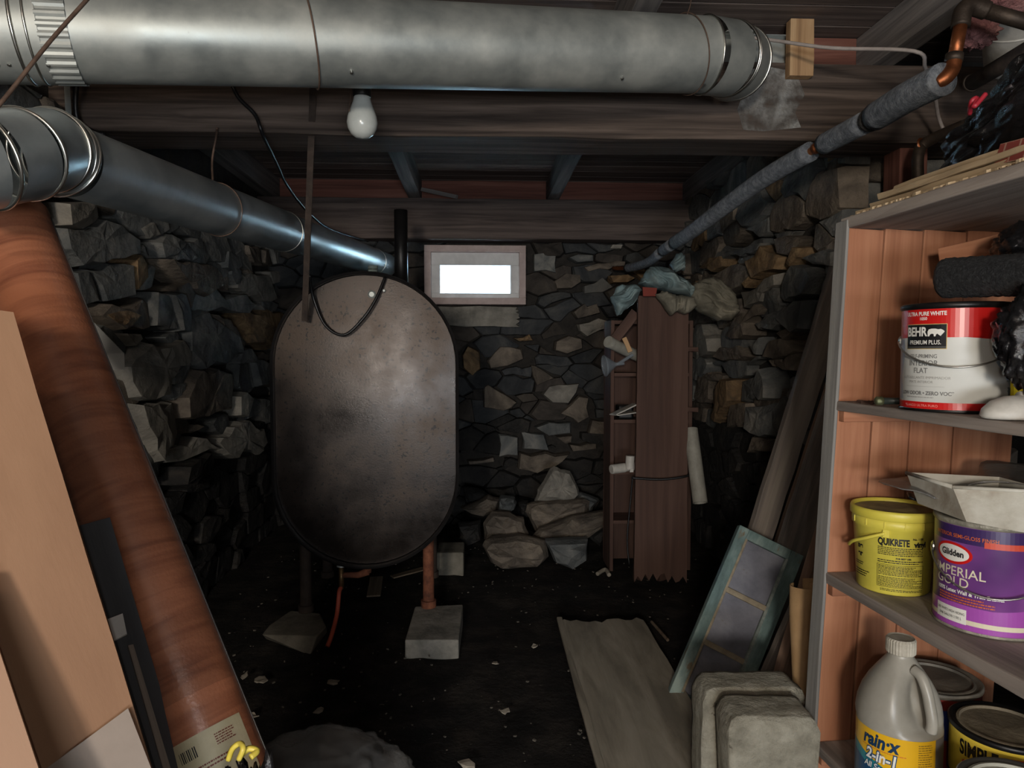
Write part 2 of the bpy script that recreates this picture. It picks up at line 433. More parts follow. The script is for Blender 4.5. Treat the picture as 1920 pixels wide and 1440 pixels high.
right_tr = [
 (zr((540, 200), (1000, 150), (960, 230), (700, 280), (400, 320), (430, 260)), A_, .04),
 (zr((300, 440), (400, 310), (520, 300), (560, 420), (430, 490)), O_, .06),
 (zr((450, 490), (760, 370), (850, 420), (850, 530), (700, 690), (560, 760), (480, 640)), B_, .07),
 (zr((860, 370), (1010, 180), (1230, 310), (1190, 450), (1040, 500), (930, 570)), O_, .07),
 (zr((780, 620), (880, 520), (920, 570), (820, 670)), O_, .06),
 (zr((1140, 110), (1260, 60), (1480, 110), (1400, 200), (1290, 310), (1190, 280)), B_, .05),
 (zr((1290, 390), (1400, 180), (1470, 200), (1440, 310), (1330, 440)), O_, .06),
 (zr((1440, 320), (1790, 240), (1770, 420), (1560, 400)), A_, .04),
 (zr((1250, 600), (1350, 450), (1400, 390), (1560, 420), (1700, 520), (1560, 740), (1300, 830), (1230, 770)), A_, .07),
 (zr((740, 700), (1190, 480), (1200, 620), (1040, 720), (1010, 820), (830, 890)), P_, .06),
 (zr((1020, 640), (1150, 640), (1230, 740), (1180, 850), (1020, 810)), A_, .05),
 (zr((590, 790), (720, 770), (760, 950), (690, 1020), (610, 1010)), B_, .06),
 (zr((170, 1440), (200, 1240), (250, 1070), (390, 1060), (440, 1180), (470, 1230), (450, 1380), (400, 1430)), P_, .08),
 (zr((610, 1210), (720, 1030), (980, 830), (1060, 880), (850, 1050), (830, 1200), (700, 1240)), B_, .07),
 (zr((860, 1080), (1130, 930), (1300, 850), (1560, 800), (1500, 1110), (1100, 1150)), A_, .06),
 (zr((990, 1440), (1060, 1250), (1240, 1210), (1400, 1370), (1200, 1440)), B_, .05),
 (zr((460, 1440), (520, 1320), (700, 1300), (760, 1440)), B_, .05),
 (zq((170, 270), (260, 250), (300, 500), (240, 530), (170, 480)), B_, .05),
 (zq((310, 650), (380, 420), (460, 300), (540, 320), (520, 500), (420, 620), (350, 700)), O_, .08),
 (zq((540, 330), (780, 210), (840, 400), (830, 480), (680, 500), (540, 520)), A_, .06),
 (zq((480, 540), (640, 520), (650, 690), (430, 730)), B_, .06),
 (zq((650, 550), (830, 510), (900, 560), (830, 800), (700, 790), (650, 740)), A_, .07),
 (zq((650, 940), (680, 800), (790, 820), (740, 930)), B_, .05),
 (zq((850, 180), (1050, 100), (1010, 250), (890, 220)), B_, .05),
 (zq((250, 290), (330, 265), (410, 290), (390, 340), (300, 340)), B_, .05),
]
zf = lambda *p: Z(840, 560, 16/3, p)
zg = lambda *p: Z(840, 800, 16/3, p)
zh = lambda *p: Z(960, 440, 16/3, p)
far_tr = [
 (zf((350, 860), (390, 850), (690, 1030), (640, 1100), (560, 1120), (350, 1090)), B_, .07),
 (zf((920, 950), (990, 870), (1090, 850), (1310, 840), (1280, 930), (1200, 1050), (1020, 1040)), P_, .09),
 (zf((1110, 1140), (1300, 960), (1390, 980), (1400, 1180), (1290, 1250), (1230, 1200)), B_, .07),
 (zf((860, 1280), (1000, 1220), (1230, 1230), (1230, 1340), (990, 1370)), A_, .06),
 (zf((820, 660), (860, 660), (1070, 800), (880, 870), (830, 760)), B_, .07),
 (zf((1270, 260), (1490, 190), (1630, 240), (1600, 290), (1370, 390), (1290, 330)), P_, .08),
 (zf((1060, 430), (1200, 360), (1340, 400), (1340, 500), (1180, 560), (1050, 520)), B_, .06),
 (zf((640, 400), (820, 350), (860, 420), (700, 430)), O_, .05),
 (zf((140, 560), (200, 470), (320, 520), (330, 700), (250, 780), (150, 700)), O_, .05),
 (zf((1390, 1340), (1420, 1200), (1620, 1210), (1620, 1360)), B_, .06),
 (zf((380, 620), (520, 480), (740, 500), (760, 600), (600, 680), (420, 700)), B_, .05),
 (zg((720, 30), (960, 60), (1000, 220), (740, 220)), A_, .06),
 (zg((700, 240), (1220, 250), (1080, 390), (880, 460), (690, 410)), B_, .08),
 (zg((500, 60), (700, 100), (700, 280), (500, 290)), A_, .05),
 (zg((190, 330), (460, 300), (470, 340), (200, 370)), B_, .05),
 (zg((1070, 90), (1240, 80), (1230, 150), (1160, 165)), B_, .06),
 (zg((1200, 170), (1480, 160), (1480, 210), (1230, 235)), B_, .06),
 (zh((210, 200), (450, 190), (440, 390), (210, 380)), A_, .05),
 (zh((550, 240), (640, 200), (810, 210), (810, 270), (640, 290)), A_, .05),
 (zh((700, 340), (840, 290), (1130, 280), (1130, 320), (740, 380)), B_, .06),
 (zh((400, 470), (520, 390), (680, 410), (690, 480), (590, 550), (430, 550)), B_, .06),
 (zh((700, 520), (900, 420), (1000, 530), (900, 590), (700, 600)), A_, .06),
 (zh((940, 420), (1150, 400), (1230, 440), (1150, 490), (980, 490)), O_, .07),
 (zh((960, 150), (980, 105), (1100, 110), (1090, 150)), P_, .05),
 (zh((590, 780), (710, 690), (740, 720), (850, 690), (880, 790), (640, 850)), B_, .06),
]
# window opening on the far wall
o_f, n_f = (0, FW, 0), V(0, -1, 0)
wa, wb = ON(795, 459, (0, FW-.085, 0), n_f), ON(986, 571, (0, FW-.085, 0), n_f)
wx0, wx1, wz1, wz0 = wa.x, wb.x, wa.z, wb.z
pa, pb = ON(825, 497, (0, FW-.05, 0), n_f), ON(957, 550, (0, FW-.05, 0), n_f)
px0, px1, pz1, pz0 = pa.x, pb.x, pa.z, pb.z

def shell(name, boxes, m, label, cat):
    b = MB()
    for q in boxes: b.aabb(*q)
    return tag(b.mk(name, m), label, cat, kind='structure')
wl = shell('wall_left', [(XL-.6, XL-.05, -3.0, FW+.6, -.2, 2.4)], m_mortar, 'dry laid fieldstone wall behind the linoleum roll and the tank', 'wall')
wr = shell('wall_right', [(XR+.05, XR+.75, 2.62, FW+.6, -.2, 2.4), (2.0, 2.3, -3.0, 2.7, -.2, 2.4)], m_mortar, 'rubble stone wall with rust stained stones beside the wooden shelf', 'wall')
wf = shell('wall_far', [(XL-.05, wx0, FW+.05, FW+.35, -.2, 2.4), (wx1, XR+.05, FW+.05, FW+.35, -.2, 2.4),
           (wx0, wx1, FW+.05, FW+.35, -.2, wz0), (wx0, wx1, FW+.05, FW+.35, wz1, 2.4)], m_mortar, 'far cellar wall of dark rubble stone holding the small window', 'wall')
shell('wall_back', [(XL-.05, 2.05, -3.4, -3.0, -.2, 2.4)], m_mortar, 'cellar wall behind the viewer', 'wall')
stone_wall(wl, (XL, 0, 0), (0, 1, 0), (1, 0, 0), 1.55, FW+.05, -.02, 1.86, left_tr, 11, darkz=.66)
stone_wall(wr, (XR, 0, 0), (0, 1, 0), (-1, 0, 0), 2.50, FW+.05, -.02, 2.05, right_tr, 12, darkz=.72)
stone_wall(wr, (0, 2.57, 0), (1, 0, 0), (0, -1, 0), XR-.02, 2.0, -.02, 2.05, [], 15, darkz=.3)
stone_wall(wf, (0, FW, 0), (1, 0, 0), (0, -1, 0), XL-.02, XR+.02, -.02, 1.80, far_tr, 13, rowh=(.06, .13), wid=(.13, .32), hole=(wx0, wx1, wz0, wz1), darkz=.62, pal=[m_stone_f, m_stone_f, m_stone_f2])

# ------------------------------------------------------------------ window in the far wall
m_wframe = mat('pinkish_frame_paint', [S(176, 156, 152), S(200, 182, 178)], scale=14, rough=.6, bump=.15)
m_wsash = mat('white_sash_paint', [S(206, 206, 206), S(226, 226, 226)], scale=14, rough=.55, bump=.1)
m_glass = mat('window_glass', [(1, 1, 1), (1, 1, 1)], rough=.0, trans=1.0, bump=0, ior=1.05)
win = empty('window_1', ((wx0+wx1)/2, FW, wz0), 'small bright cellar window with a pale wooden frame', 'window'); tag(win, kind='structure')
def frame4(name, x0, x1, z0, z1, w, y0, y1, m, parent):
    vbox(name, x0, x1, y0, y1, z1-w, z1, m, parent, .002); vbox(name, x0, x1, y0, y1, z0, z0+w, m, parent, .002)
    vbox(name, x0, x0+w, y0, y1, z0+w, z1-w, m, parent, .002); vbox(name, x1-w, x1, y0, y1, z0+w, z1-w, m, parent, .002)
fwid = .042
frame4('frame_board', wx0, wx1, wz0, wz1, fwid, FW-.085, FW+.34, m_wframe, win)
ix0, ix1, iz0, iz1 = wx0+fwid, wx1-fwid, wz0+fwid, wz1-fwid
vbox('sash_rail', ix0, ix1, FW-.05, FW+.045, pz1, iz1, m_wsash, win, .002)
vbox('sash_rail', ix0, ix1, FW-.05, FW+.045, iz0, pz0, m_wsash, win, .002)
vbox('sash_stile', ix0, px0, FW-.05, FW+.045, pz0, pz1, m_wsash, win, .002)
vbox('sash_stile', px1, ix1, FW-.05, FW+.045, pz0, pz1, m_wsash, win, .002)
vbox('pane', px0, px1, FW-.004, FW+.0, pz0, pz1, m_glass, win)
# rough sill stone and torn paper strip under it
m_conc = mat('grey_concrete', [S(104, 102, 96), S(134, 131, 123), S(156, 152, 143)], scale=12, rough=.95, bump=.5, bscale=60, spec=.2, dist=.01)
sa, sb = ON(800, 575, (0, FW-.06, 0), n_f), ON(975, 612, (0, FW-.06, 0), n_f)
tag(board('trim_1', (sa.x-.1, FW-.055, (sa.z+sb.z)/2), (sb.x, FW-.055, (sa.z+sb.z)/2), (0, 0, 1), abs(sa.z-sb.z), .06, m_conc, jagB=.03, wob=.006), 'grey stone sill slab right under the small window', 'sill', kind='structure')

# ------------------------------------------------------------------ ceiling, joists, beams
DZ, BT, BB = 2.177, 2.047, 1.795
ceil = shell('ceiling', [(XL-.6, 2.3, -3.4, FW+.6, DZ+.024, DZ+.12)], m_deck, 'dark board deck overhead between the joists', 'ceiling')
y = .75; i = 0
while y < FW+.1:
    w = random.uniform(.10, .145)
    board('plank', (XL-.4, y+w/2, DZ+.012), (2.05, y+w/2, DZ+.012), (0, 1, 0), w-.007, .022, m_deck, ceil, seg=6, wob=.001, seed=i)
    y += w; i += 1
jl = ['grey ceiling joist nearest the stone wall with the ducts', 'grey ceiling joist above the tank with a short dark peg', 'grey ceiling joist right of the small window', 'dark ceiling joist above the insulated pipe']
for k, jx in enumerate((-1.28, -.40, .46, 1.335)):
    j = board('ceiling_joist', (jx, -.2, (DZ+BT)/2), (jx, FW+.02, (DZ+BT)/2), (1, 0, 0), .074, DZ-BT-.001, m_joist, seg=14, wob=.0025, seed=k)
    tag(j, jl[k], 'joist', 'ceiling joists')
nb = board('support_beam', (XL-.2, 2.43, (BT+BB)/2), (1.99, 2.43, (BT+BB)/2), (0, 0, 1), BT-BB-.001, .20, m_beam, seg=16, wob=.003, bevel=.004)
tag(nb, 'long brown wooden beam crossing behind the light bulb', 'beam')
fb = board('support_beam', (XL-.2, 4.50, (BT+BB)/2-.002), (XR+.2, 4.50, (BT+BB)/2-.002), (0, 0, 1), BT-BB-.004, .15, m_beam_far, seg=16, wob=.003, bevel=.004)
tag(fb, 'dark wooden beam lying over the small window', 'beam')
jxs = [-1.28, -.40, .46, 1.335]
for k in range(3):
    x0, x1 = jxs[k]+.038, jxs[k+1]-.038
    r = board('rim_board', (x0, 4.545, (DZ+BT)/2), (x1, 4.545, (DZ+BT)/2), (0, 0, 1), DZ-BT-.003, .03, m_rim, seg=5)
    tag(r, ['reddish rim board above the far end of the left duct', 'reddish rim board directly over the small window', 'reddish rim board behind the insulated pipe'][k], 'board', 'rim boards over the far beam')
r = board('blocking_board', (.5, 2.45, (DZ+BT)/2), (1.297, 2.45, (DZ+BT)/2), (0, 0, 1), DZ-BT-.003, .03, m_rim, seg=5)
tag(r, 'reddish blocking board on the near beam beside the diagonal joist', 'board')
# whitish mould on the near beam
m_mould = mat('white_mould_on_wood', [S(100, 92, 86), S(140, 138, 134), S(184, 186, 186)], scale=11, rough=.95, bump=.8, bscale=50, detail=10)
nt_ = m_mould.node_tree; an_ = nt_.nodes.new('ShaderNodeTexNoise'); an_.inputs['Scale'].default_value = 16; an_.inputs['Detail'].default_value = 9
ar_ = nt_.nodes.new('ShaderNodeMapRange'); ar_.inputs[1].default_value = .34; ar_.inputs[2].default_value = .56
tcm_ = nt_.nodes.new('ShaderNodeTexCoord'); nt_.links.new(tcm_.outputs['Object'], an_.inputs['Vector']); nt_.links.new(an_.outputs[0], ar_.inputs[0]); nt_.links.new(ar_.outputs[0], nt_.nodes['Principled BSDF'].inputs['Alpha'])
q = [P(x, y, 2.3) for x, y in ((1405, 125), (1450, 120), (1500, 128), (1518, 170), (1500, 205), (1512, 232), (1440, 240), (1400, 238), (1388, 200), (1400, 165))]
q = [V(p.x, 2.3285, p.z) for p in q]; n = len(q)
mk('mould_patch', q+[p+V(0, .004, 0) for p in q], [tuple(range(n))]+[(i, (i+1) % n, n+(i+1) % n, n+i) for i in range(n)], m_mould, nb)
o = board('joist_peg', P(791, 355, 4.2), P(857, 369, 4.1), (0, 0, 1), .022, .022, m_joist, seg=3); tag(o, 'short dark wooden peg sticking out of the joist', 'peg')
# post under the near beam
pp = P(1700, 300, 2.43)
o = board('support_post', (pp.x+.02, 2.44, -.02), (pp.x+.02, 2.44, BB+.001), (1, 0, 0), .10, .10, m_rim, seg=10, bevel=.004); tag(o, 'reddish wooden post holding up the near beam', 'post')
# ------------------------------------------------------------------ ducts
m_galv = mat('dull_galvanised_steel', [S(140, 146, 144), S(164, 168, 164), S(186, 188, 182)], scale=6, rough=.5, metal=.55, bump=.06, bscale=30, rvar=.12, dist=.005, speck=(S(96, 96, 92), .72, 14))
m_galv2 = mat('bright_galvanised_steel', [S(150, 160, 164), S(172, 180, 182), S(190, 196, 196)], scale=6, rough=.36, metal=.7, bump=.05, bscale=40, rvar=.10, dist=.005)
m_ringm = mat('bright_seam_steel', [S(196, 196, 190), S(214, 212, 204)], scale=20, rough=.3, metal=1, bump=0)
m_wire = mat('rusty_wire', [S(84, 66, 56), S(120, 98, 84)], scale=40, rough=.7, metal=.4, bump=0)
m_blk = mat('black_cable', [S(14, 14, 15), S(26, 26, 28)], scale=30, rough=.4, bump=.1)
m_screw = mat('zinc_screw', [S(170, 170, 166), S(196, 196, 190)], scale=40, rough=.35, metal=1, bump=0)
def hang_ring(name, c, axis, R, r, m, parent): return MB().ring(c, axis, R, r).mk(name, m, parent, smooth=True)
def pipe_part(name, pts, R, m, parent, n=56, cap=False): return MB().tube(pts, R, n=n, cap=cap).mk(name, m, parent, smooth=True)

R8 = .1016
a0, a1 = P(-160, 52, 1.455), P(1318, 104, 2.03)
ax = (a1-a0).normalized()
dt = empty('duct', a0.lerp(a1, .5)-V(0, 0, R8), 'long dull galvanised round duct crossing the top of the room', 'duct', 'round sheet metal ducts')
along = lambda t: a0.lerp(a1, t)
pipe_part('pipe_section', [along(.145), along(.55), along(1)], R8, m_galv, dt)
# crimped collar at the near end
cr = MB()
n = 64; t0, t1 = along(.128), along(.158)
e1 = ax.cross(V(0, 0, 1)).normalized(); e2 = ax.cross(e1)
for t in range(5):
    c = t0.lerp(t1, t/4)
    for k in range(n*2):
        a = math.pi*k/n; rr_ = R8+.003+(.0022 if k % 4 < 2 else -.0012)
        cr.v.append(c+(e1*math.cos(a)+e2*math.sin(a))*rr_)
for t in range(4):
    for k in range(n*2):
        k2 = (k+1) % (2*n); cr.f.append((t*2*n+k, t*2*n+k2, (t+1)*2*n+k2, (t+1)*2*n+k))
cr.mk('crimped_collar', m_galv, dt, smooth=False)
pipe_part('pipe_section', [along(.0), along(.129)], R8+.004, m_galv, dt)
for t, r_ in ((.105, .004), (.118, .003)): hang_ring('seam_bead', along(t), ax, R8+.004, r_, m_ringm, dt)
for px_, py_ in ((30, 135), (95, 122), (672, 45), (10, 128), (1352, 140)):
    p = P(px_, py_, 1.5); t = (p-a0).dot(ax)
    c = a0+ax*t; dr = (CAM-c); dr -= ax*dr.dot(ax); dr.normalize(); up = ax.cross(dr)*(-1 if ax.cross(dr).z > 0 else 1)
    dn = (dr*.75+up*.55).normalized()
    MB().lathe([(.004, -.004), (.004, .003), (.002, .004), (0, .004)], c+dn*(R8+.003), dn, n=8).mk('screw', m_screw, dt)
# adjustable elbow at the far end, turning away and down
b0 = a1; b1 = P(1362, 110, 2.085); b2 = P(1378, 118, 2.15)
pipe_part('elbow_gore', [b0-ax*.004, b1], R8+.003, m_galv, dt)
d1 = ((b1-b0).normalized()+(b2-b1).normalized()).normalized()
hang_ring('seam_bead', b0, ax, R8+.003, .003, m_ringm, dt)
hang_ring('seam_bead', b1, d1, R8+.003, .004, m_ringm, dt); hang_ring('seam_bead', b1+d1*.009, d1, R8+.003, .003, m_ringm, dt)
pipe_part('elbow_gore', [b1, b2], [R8+.003, R8+.005], m_galv, dt)
d2 = (b2-b1).normalized()
hang_ring('seam_bead', b2, d2, R8+.005, .004, m_ringm, dt); hang_ring('seam_bead', b2+d2*.008, d2, R8+.003, .003, m_ringm, dt)
# hanger wires round the duct
t_h = .55
tt = (P(588, 60, 1.6)-a0).dot(ax); c = a0+ax*tt
o = MB().ring(c, (ax+V(0, .0, .08)).normalized(), R8+.0045, .0022, n=48, k=6).mk('hanger_wire', m_wire, smooth=True)
tag(o, 'thin rusty wire loop wrapped round the big duct above the bulb', 'wire')
c = a1-ax*.055
o = MB().ring(c, (ax+V(0, 0, .18)).normalized(), R8+.006, .0016, n=48, k=6).tube(spline([c+V(.0, 0, R8+.006), c+V(.015, .01, R8+.06), c+V(.0, .02, DZ-c.z-.002)]), .0016, n=6).mk('hanger_wire', m_wire, smooth=True)
tag(o, 'dark wire loop hanging the duct elbow from the deck', 'wire')
o = MB().tube(spline([P(168, -6, 1.26), P(90, 82, 1.20), P(6, 188, 1.14), P(-60, 260, 1.10)]), .0035, n=8).mk('twine', m_wire, smooth=True)
tag(o, 'frayed brown twine slanting down in front of the big duct', 'twine')

# lower duct along the stone wall
R6 = .078
l0, l1 = P(128, 300, 1.52), P(722, 497, 4.42)
lx = (l1-l0).normalized()
d6 = empty('duct', l0.lerp(l1, .5)-V(0, 0, R6), 'shiny galvanised duct running along the stone wall to the window corner', 'duct', 'round sheet metal ducts')
pipe_part('pipe_section', [l0, l0.lerp(l1, .42)], R6, m_galv2, d6)
pipe_part('pipe_section', [l0.lerp(l1, .415), l1], R6-.003, m_galv2, d6)
hang_ring('seam_bead', l0.lerp(l1, .42), lx, R6, .002, m_ringm, d6)
hang_ring('seam_bead', l0.lerp(l1, .90), lx, R6-.003, .003, m_ringm, d6)
e_pts = [l0-lx*.02, P(92, 282, 1.46), P(40, 290, 1.36), P(-30, 302, 1.28), P(-120, 310, 1.22)]
for i in range(4):
    pipe_part('elbow_gore', [e_pts[i], e_pts[i+1]], [R6+.003+.0015*i]*2, m_galv2, d6)
    dd = (e_pts[i+1]-e_pts[i]).normalized()
    dm = dd if i == 0 else (dd+(e_pts[i]-e_pts[i-1]).normalized()).normalized()
    hang_ring('seam_bead', e_pts[i], dm, R6+.004+.0015*i, .0038, m_ringm, d6)
hang_ring('seam_bead', e_pts[1]+lx*.03, lx, R6+.003, .003, m_ringm, d6)
cl = l0.lerp(l1, .235)
o = MB().ring(cl, (lx+V(.1, 0, .12)).normalized(), R6+.003, .0018, n=40, k=6).tube(spline([cl+V(-.02, .02, R6+.004), P(398, 300, 2.28), P(405, 258, 2.27), P(407, 240, 2.22)]), .0035, n=6).mk('hanger_wire', m_wire, smooth=True)
tag(o, 'twisted wire sling holding the lower duct under the beam', 'wire')

# ------------------------------------------------------------------ light bulb
bp_ = P(679, 206, 1.98)
bl = empty('light_bulb', bp_+V(0, 0, -.08), 'frosted white light bulb hanging unlit in a black socket', 'light bulb')
m_bulb = mat('frosted_glass', [S(180, 184, 180), S(200, 204, 200)], scale=12, rough=.22, bump=0, spec=.5, speck=(S(150, 146, 136), .74, 40))
prof = [(0, -.079), (.018, -.0765), (.031, -.067), (.0395, -.052), (.0425, -.036), (.040, -.018), (.033, .002), (.026, .020), (.0225, .034), (.0215, .046)]
MB().lathe(prof, bp_, n=36).mk('glass_globe', m_bulb, bl, smooth=True)
MB().lathe([(.022, .034), (.0255, .037), (.026, .105), (.020, .112), (.020, .16)], bp_, n=28).mk('socket', m_blk, bl, smooth=True)
MB().tube([bp_+V(0, 0, .15), V(bp_.x, bp_.y, DZ+.002)], .005, n=10).mk('cord', m_blk, bl, smooth=True)
MB().tube(spline([bp_+V(-.026, -.014, .07), bp_+V(-.030, -.02, .02), bp_+V(-.029, -.038, -.012)]), .0012, n=6).lathe([(0, -.004), (.0028, 0), (0, .004)], bp_+V(-.029, -.038, -.014), n=8).mk('pull_chain', m_wire, bl)

# ------------------------------------------------------------------ oil tank
m_tank = mat('sooty_tank_paint', [S(26, 22, 20), S(42, 34, 29), S(66, 53, 42)], scale=2.4, rough=.34, spec=.5, metal=.5, bump=.16, bscale=160, detail=15, rvar=.2, dist=.002, speck=(S(24, 20, 18), .595, 75))
m_tankd = mat('black_tank_paint', [S(22, 21, 22), S(38, 36, 36)], scale=6, rough=.42, metal=.3, bump=.2, bscale=80, dist=.004)
m_rust = mat('rusty_iron', [S(74, 44, 32), S(112, 66, 46), S(140, 88, 62)], scale=24, rough=.85, metal=.2, bump=.5, bscale=90, dist=.004)
m_drust = mat('dark_rusty_iron', [S(48, 40, 36), S(74, 62, 54)], scale=24, rough=.85, metal=.2, bump=.4, bscale=90, dist=.004)
TC = P(686, 790, 2.72)
tdir = (V(RGT.x, RGT.y, 0)*((850-960)/FPX)+V(FWD.x, FWD.y, 0)).normalized()
tside = tdir.cross(V(0, 0, 1)).normalized(); tup = V(0, 0, 1)
HW, HH, TL = .346, .563, 1.12
tk = empty('oil_tank', V(TC.x, TC.y, 0)+tdir*TL/2, 'large sooty black oil tank standing on rusty pipe legs', 'tank')
def stadium(sx, n=28):
    r = HW*sx if sx <= 1 else HW+(sx-1); s = HH-HW; out = []
    for k in range(n+1):
        a = math.pi*k/n; out.append((r*math.cos(a), s+r*math.sin(a)))
    for k in range(n+1):
        a = math.pi+math.pi*k/n; out.append((r*math.cos(a), -s+r*math.sin(a)))
    return out
def tank_loft(rings, name, m, capA=False, capB=False):
    vs = []; fs = []
    for (off, d) in rings:
        ol = stadium(1+off)
        for (u, v) in ol: vs.append(TC+tside*u+tup*v+tdir*d)
    n = len(ol)
    for i in range(len(rings)-1):
        for k in range(n): fs.append((i*n+k, i*n+(k+1) % n, (i+1)*n+(k+1) % n, (i+1)*n+k))
    if capA: fs.append(tuple(range(n)))
    if capB: fs.append(tuple((len(rings)-1)*n+k for k in range(n)))
    return mk(name, vs, fs, m, tk, smooth=False)
def tank_end(d0, sgn, name, m):      # slightly dished end plate
    vs = []; fs = []; K = 14
    for i in range(K+1):
        s = i/K
        for (u, v) in stadium(1):
            vs.append(TC+tside*u*s*.992+tup*v*s*.992+tdir*(d0-sgn*(.012*(1-s**2))))
    n = len(stadium(1))
    for i in range(K):
        for k in range(n): fs.append((i*n+k, i*n+(k+1) % n, (i+1)*n+(k+1) % n, (i+1)*n+k))
    return mk(name, vs, fs, m, tk, smooth=True)
tank_loft([(-.004, .01), (-.004, TL-.01)], 'tank_shell', m_tankd)
tank_end(.022, 1, 'end_plate', m_tank); tank_end(TL-.022, -1, 'end_plate', m_tankd)
tank_loft([(-.006, .024), (-.006, -.008), (.002, -.012), (.009, -.008), (.009, .03), (-.002, .034)], 'rolled_rim', m_tankd)
tank_loft([(-.006, TL-.024), (-.006, TL+.008), (.009, TL+.008), (.009, TL-.03), (-.002, TL-.034)], 'rolled_rim', m_tankd)
legs = [(P(572, 1000, 2.90), .036), (P(803, 1000, 2.90), .055), (P(572, 1000, 2.90)+tdir*.50, .02), (P(803, 1000, 2.90)+tdir*.50, .02)]
for i, (lp, zf_) in enumerate(legs):
    m_ = m_rust if i == 1 else m_drust
    MB().tube([V(lp.x, lp.y, zf_), V(lp.x, lp.y, .50)], .0225, n=20).tube([V(lp.x, lp.y, zf_), V(lp.x, lp.y, zf_+.028)], .031, n=20).mk('leg', m_, tk, smooth=False)
# gauge / fill pipes on top
for (px_, d_, h, r) in ((699, 3.2, .055, .022),):
    c = P(px_, 505, d_); zt = TC.z+HH-.01
    MB().tube([V(c.x, c.y, zt), V(c.x, c.y, zt+.10)], r, n=16).mk('gauge_tube', mat('clear_gauge_plastic', [S(190, 210, 206), S(214, 226, 222)], rough=.15, bump=0, trans=.6), tk, smooth=True)
    for k in range(4): MB().ring(V(c.x, c.y, zt+.03+.018*k), (0, 0, 1), r, .002, n=20, k=6).mk('gauge_ring', m_screw, tk)
c = P(752, 480, 3.6)
MB().tube([V(c.x, c.y, TC.z+HH-.02), V(c.x, c.y, BB+.02)], .034, n=18).mk('vent_pipe', m_tankd, tk, smooth=True)
c = P(640, 520, 3.1); 
# small tag and weld bosses on the end plate
for (px_, py_, r) in ((697, 552, .016), (720, 545, .007)):
    c = P(px_, py_, 2.715); MB().lathe([(r, -.01), (r, .006), (r*.6, .010), (0, .010)], c+tdir*.005, -tdir, n=14).mk('plug', m_galv, tk)
# outlet valve, elbow and orange fuel hose
v0 = P(690, 1071, 2.82); v1 = P(672, 1078, 2.82); v2 = P(640, 1078, 2.80)
MB().tube([V(v0.x, v0.y, TC.z-HH-.0), v0+V(0, 0, -.005)], .014, n=12).tube([v0, v1, v2], [.016, .013, .010], n=12).mk('outlet_pipe', m_rust, tk, smooth=True)
vv_ = MB().tube([v2+V(0, 0, .03), v2+V(0, 0, -.055)], .010, n=12).mk('valve', mat('dirty_brass', [S(96, 76, 52), S(140, 112, 76)], rough=.5, metal=.8, bump=.2), tk, smooth=True)
MB().lathe([(.008, 0), (.018, .004), (.018, .010), (.006, .013)], v2+V(0, 0, .03), n=14).mk('valve_wheel', m_galv, vv_)
hs = [v2+V(0, 0, -.05), P(636, 1110, 2.78), P(632, 1150, 2.74), P(622, 1190, 2.66), G(614, 1212, .012)]
o = MB().tube(spline(hs), .0085, n=10).mk('fuel_hose', mat('orange_hose', [S(150, 66, 48), S(190, 88, 64)], rough=.5, bump=.1), smooth=True)
tag(o, 'orange fuel hose hanging from the tank valve to the dirt', 'hose')
# flat rusty strap in front of the tank
s0, s1 = P(590, 90, 2.16), P(571, 602, 2.635)
o = board('metal_strap', s0, s1, RGT, .021, .005, m_drust, seg=10, wob=.0006, bevel=0); tag(o, 'narrow rusty metal strap hanging down onto the tank', 'strap')
o = MB().tube(spline([P(580, 515, 2.62), P(588, 560, 2.66), P(610, 610, 2.67), P(645, 628, 2.67), P(680, 598, 2.67), P(705, 560, 2.68), P(722, 520, 2.70)]), .0055, n=8).mk('electric_cable', m_blk, smooth=True)  # a cable's cast shadow on the tank, shaped as a black tube
tag(o, 'thin black loop modelled as the shadow of a cable across the tank face', 'cable')
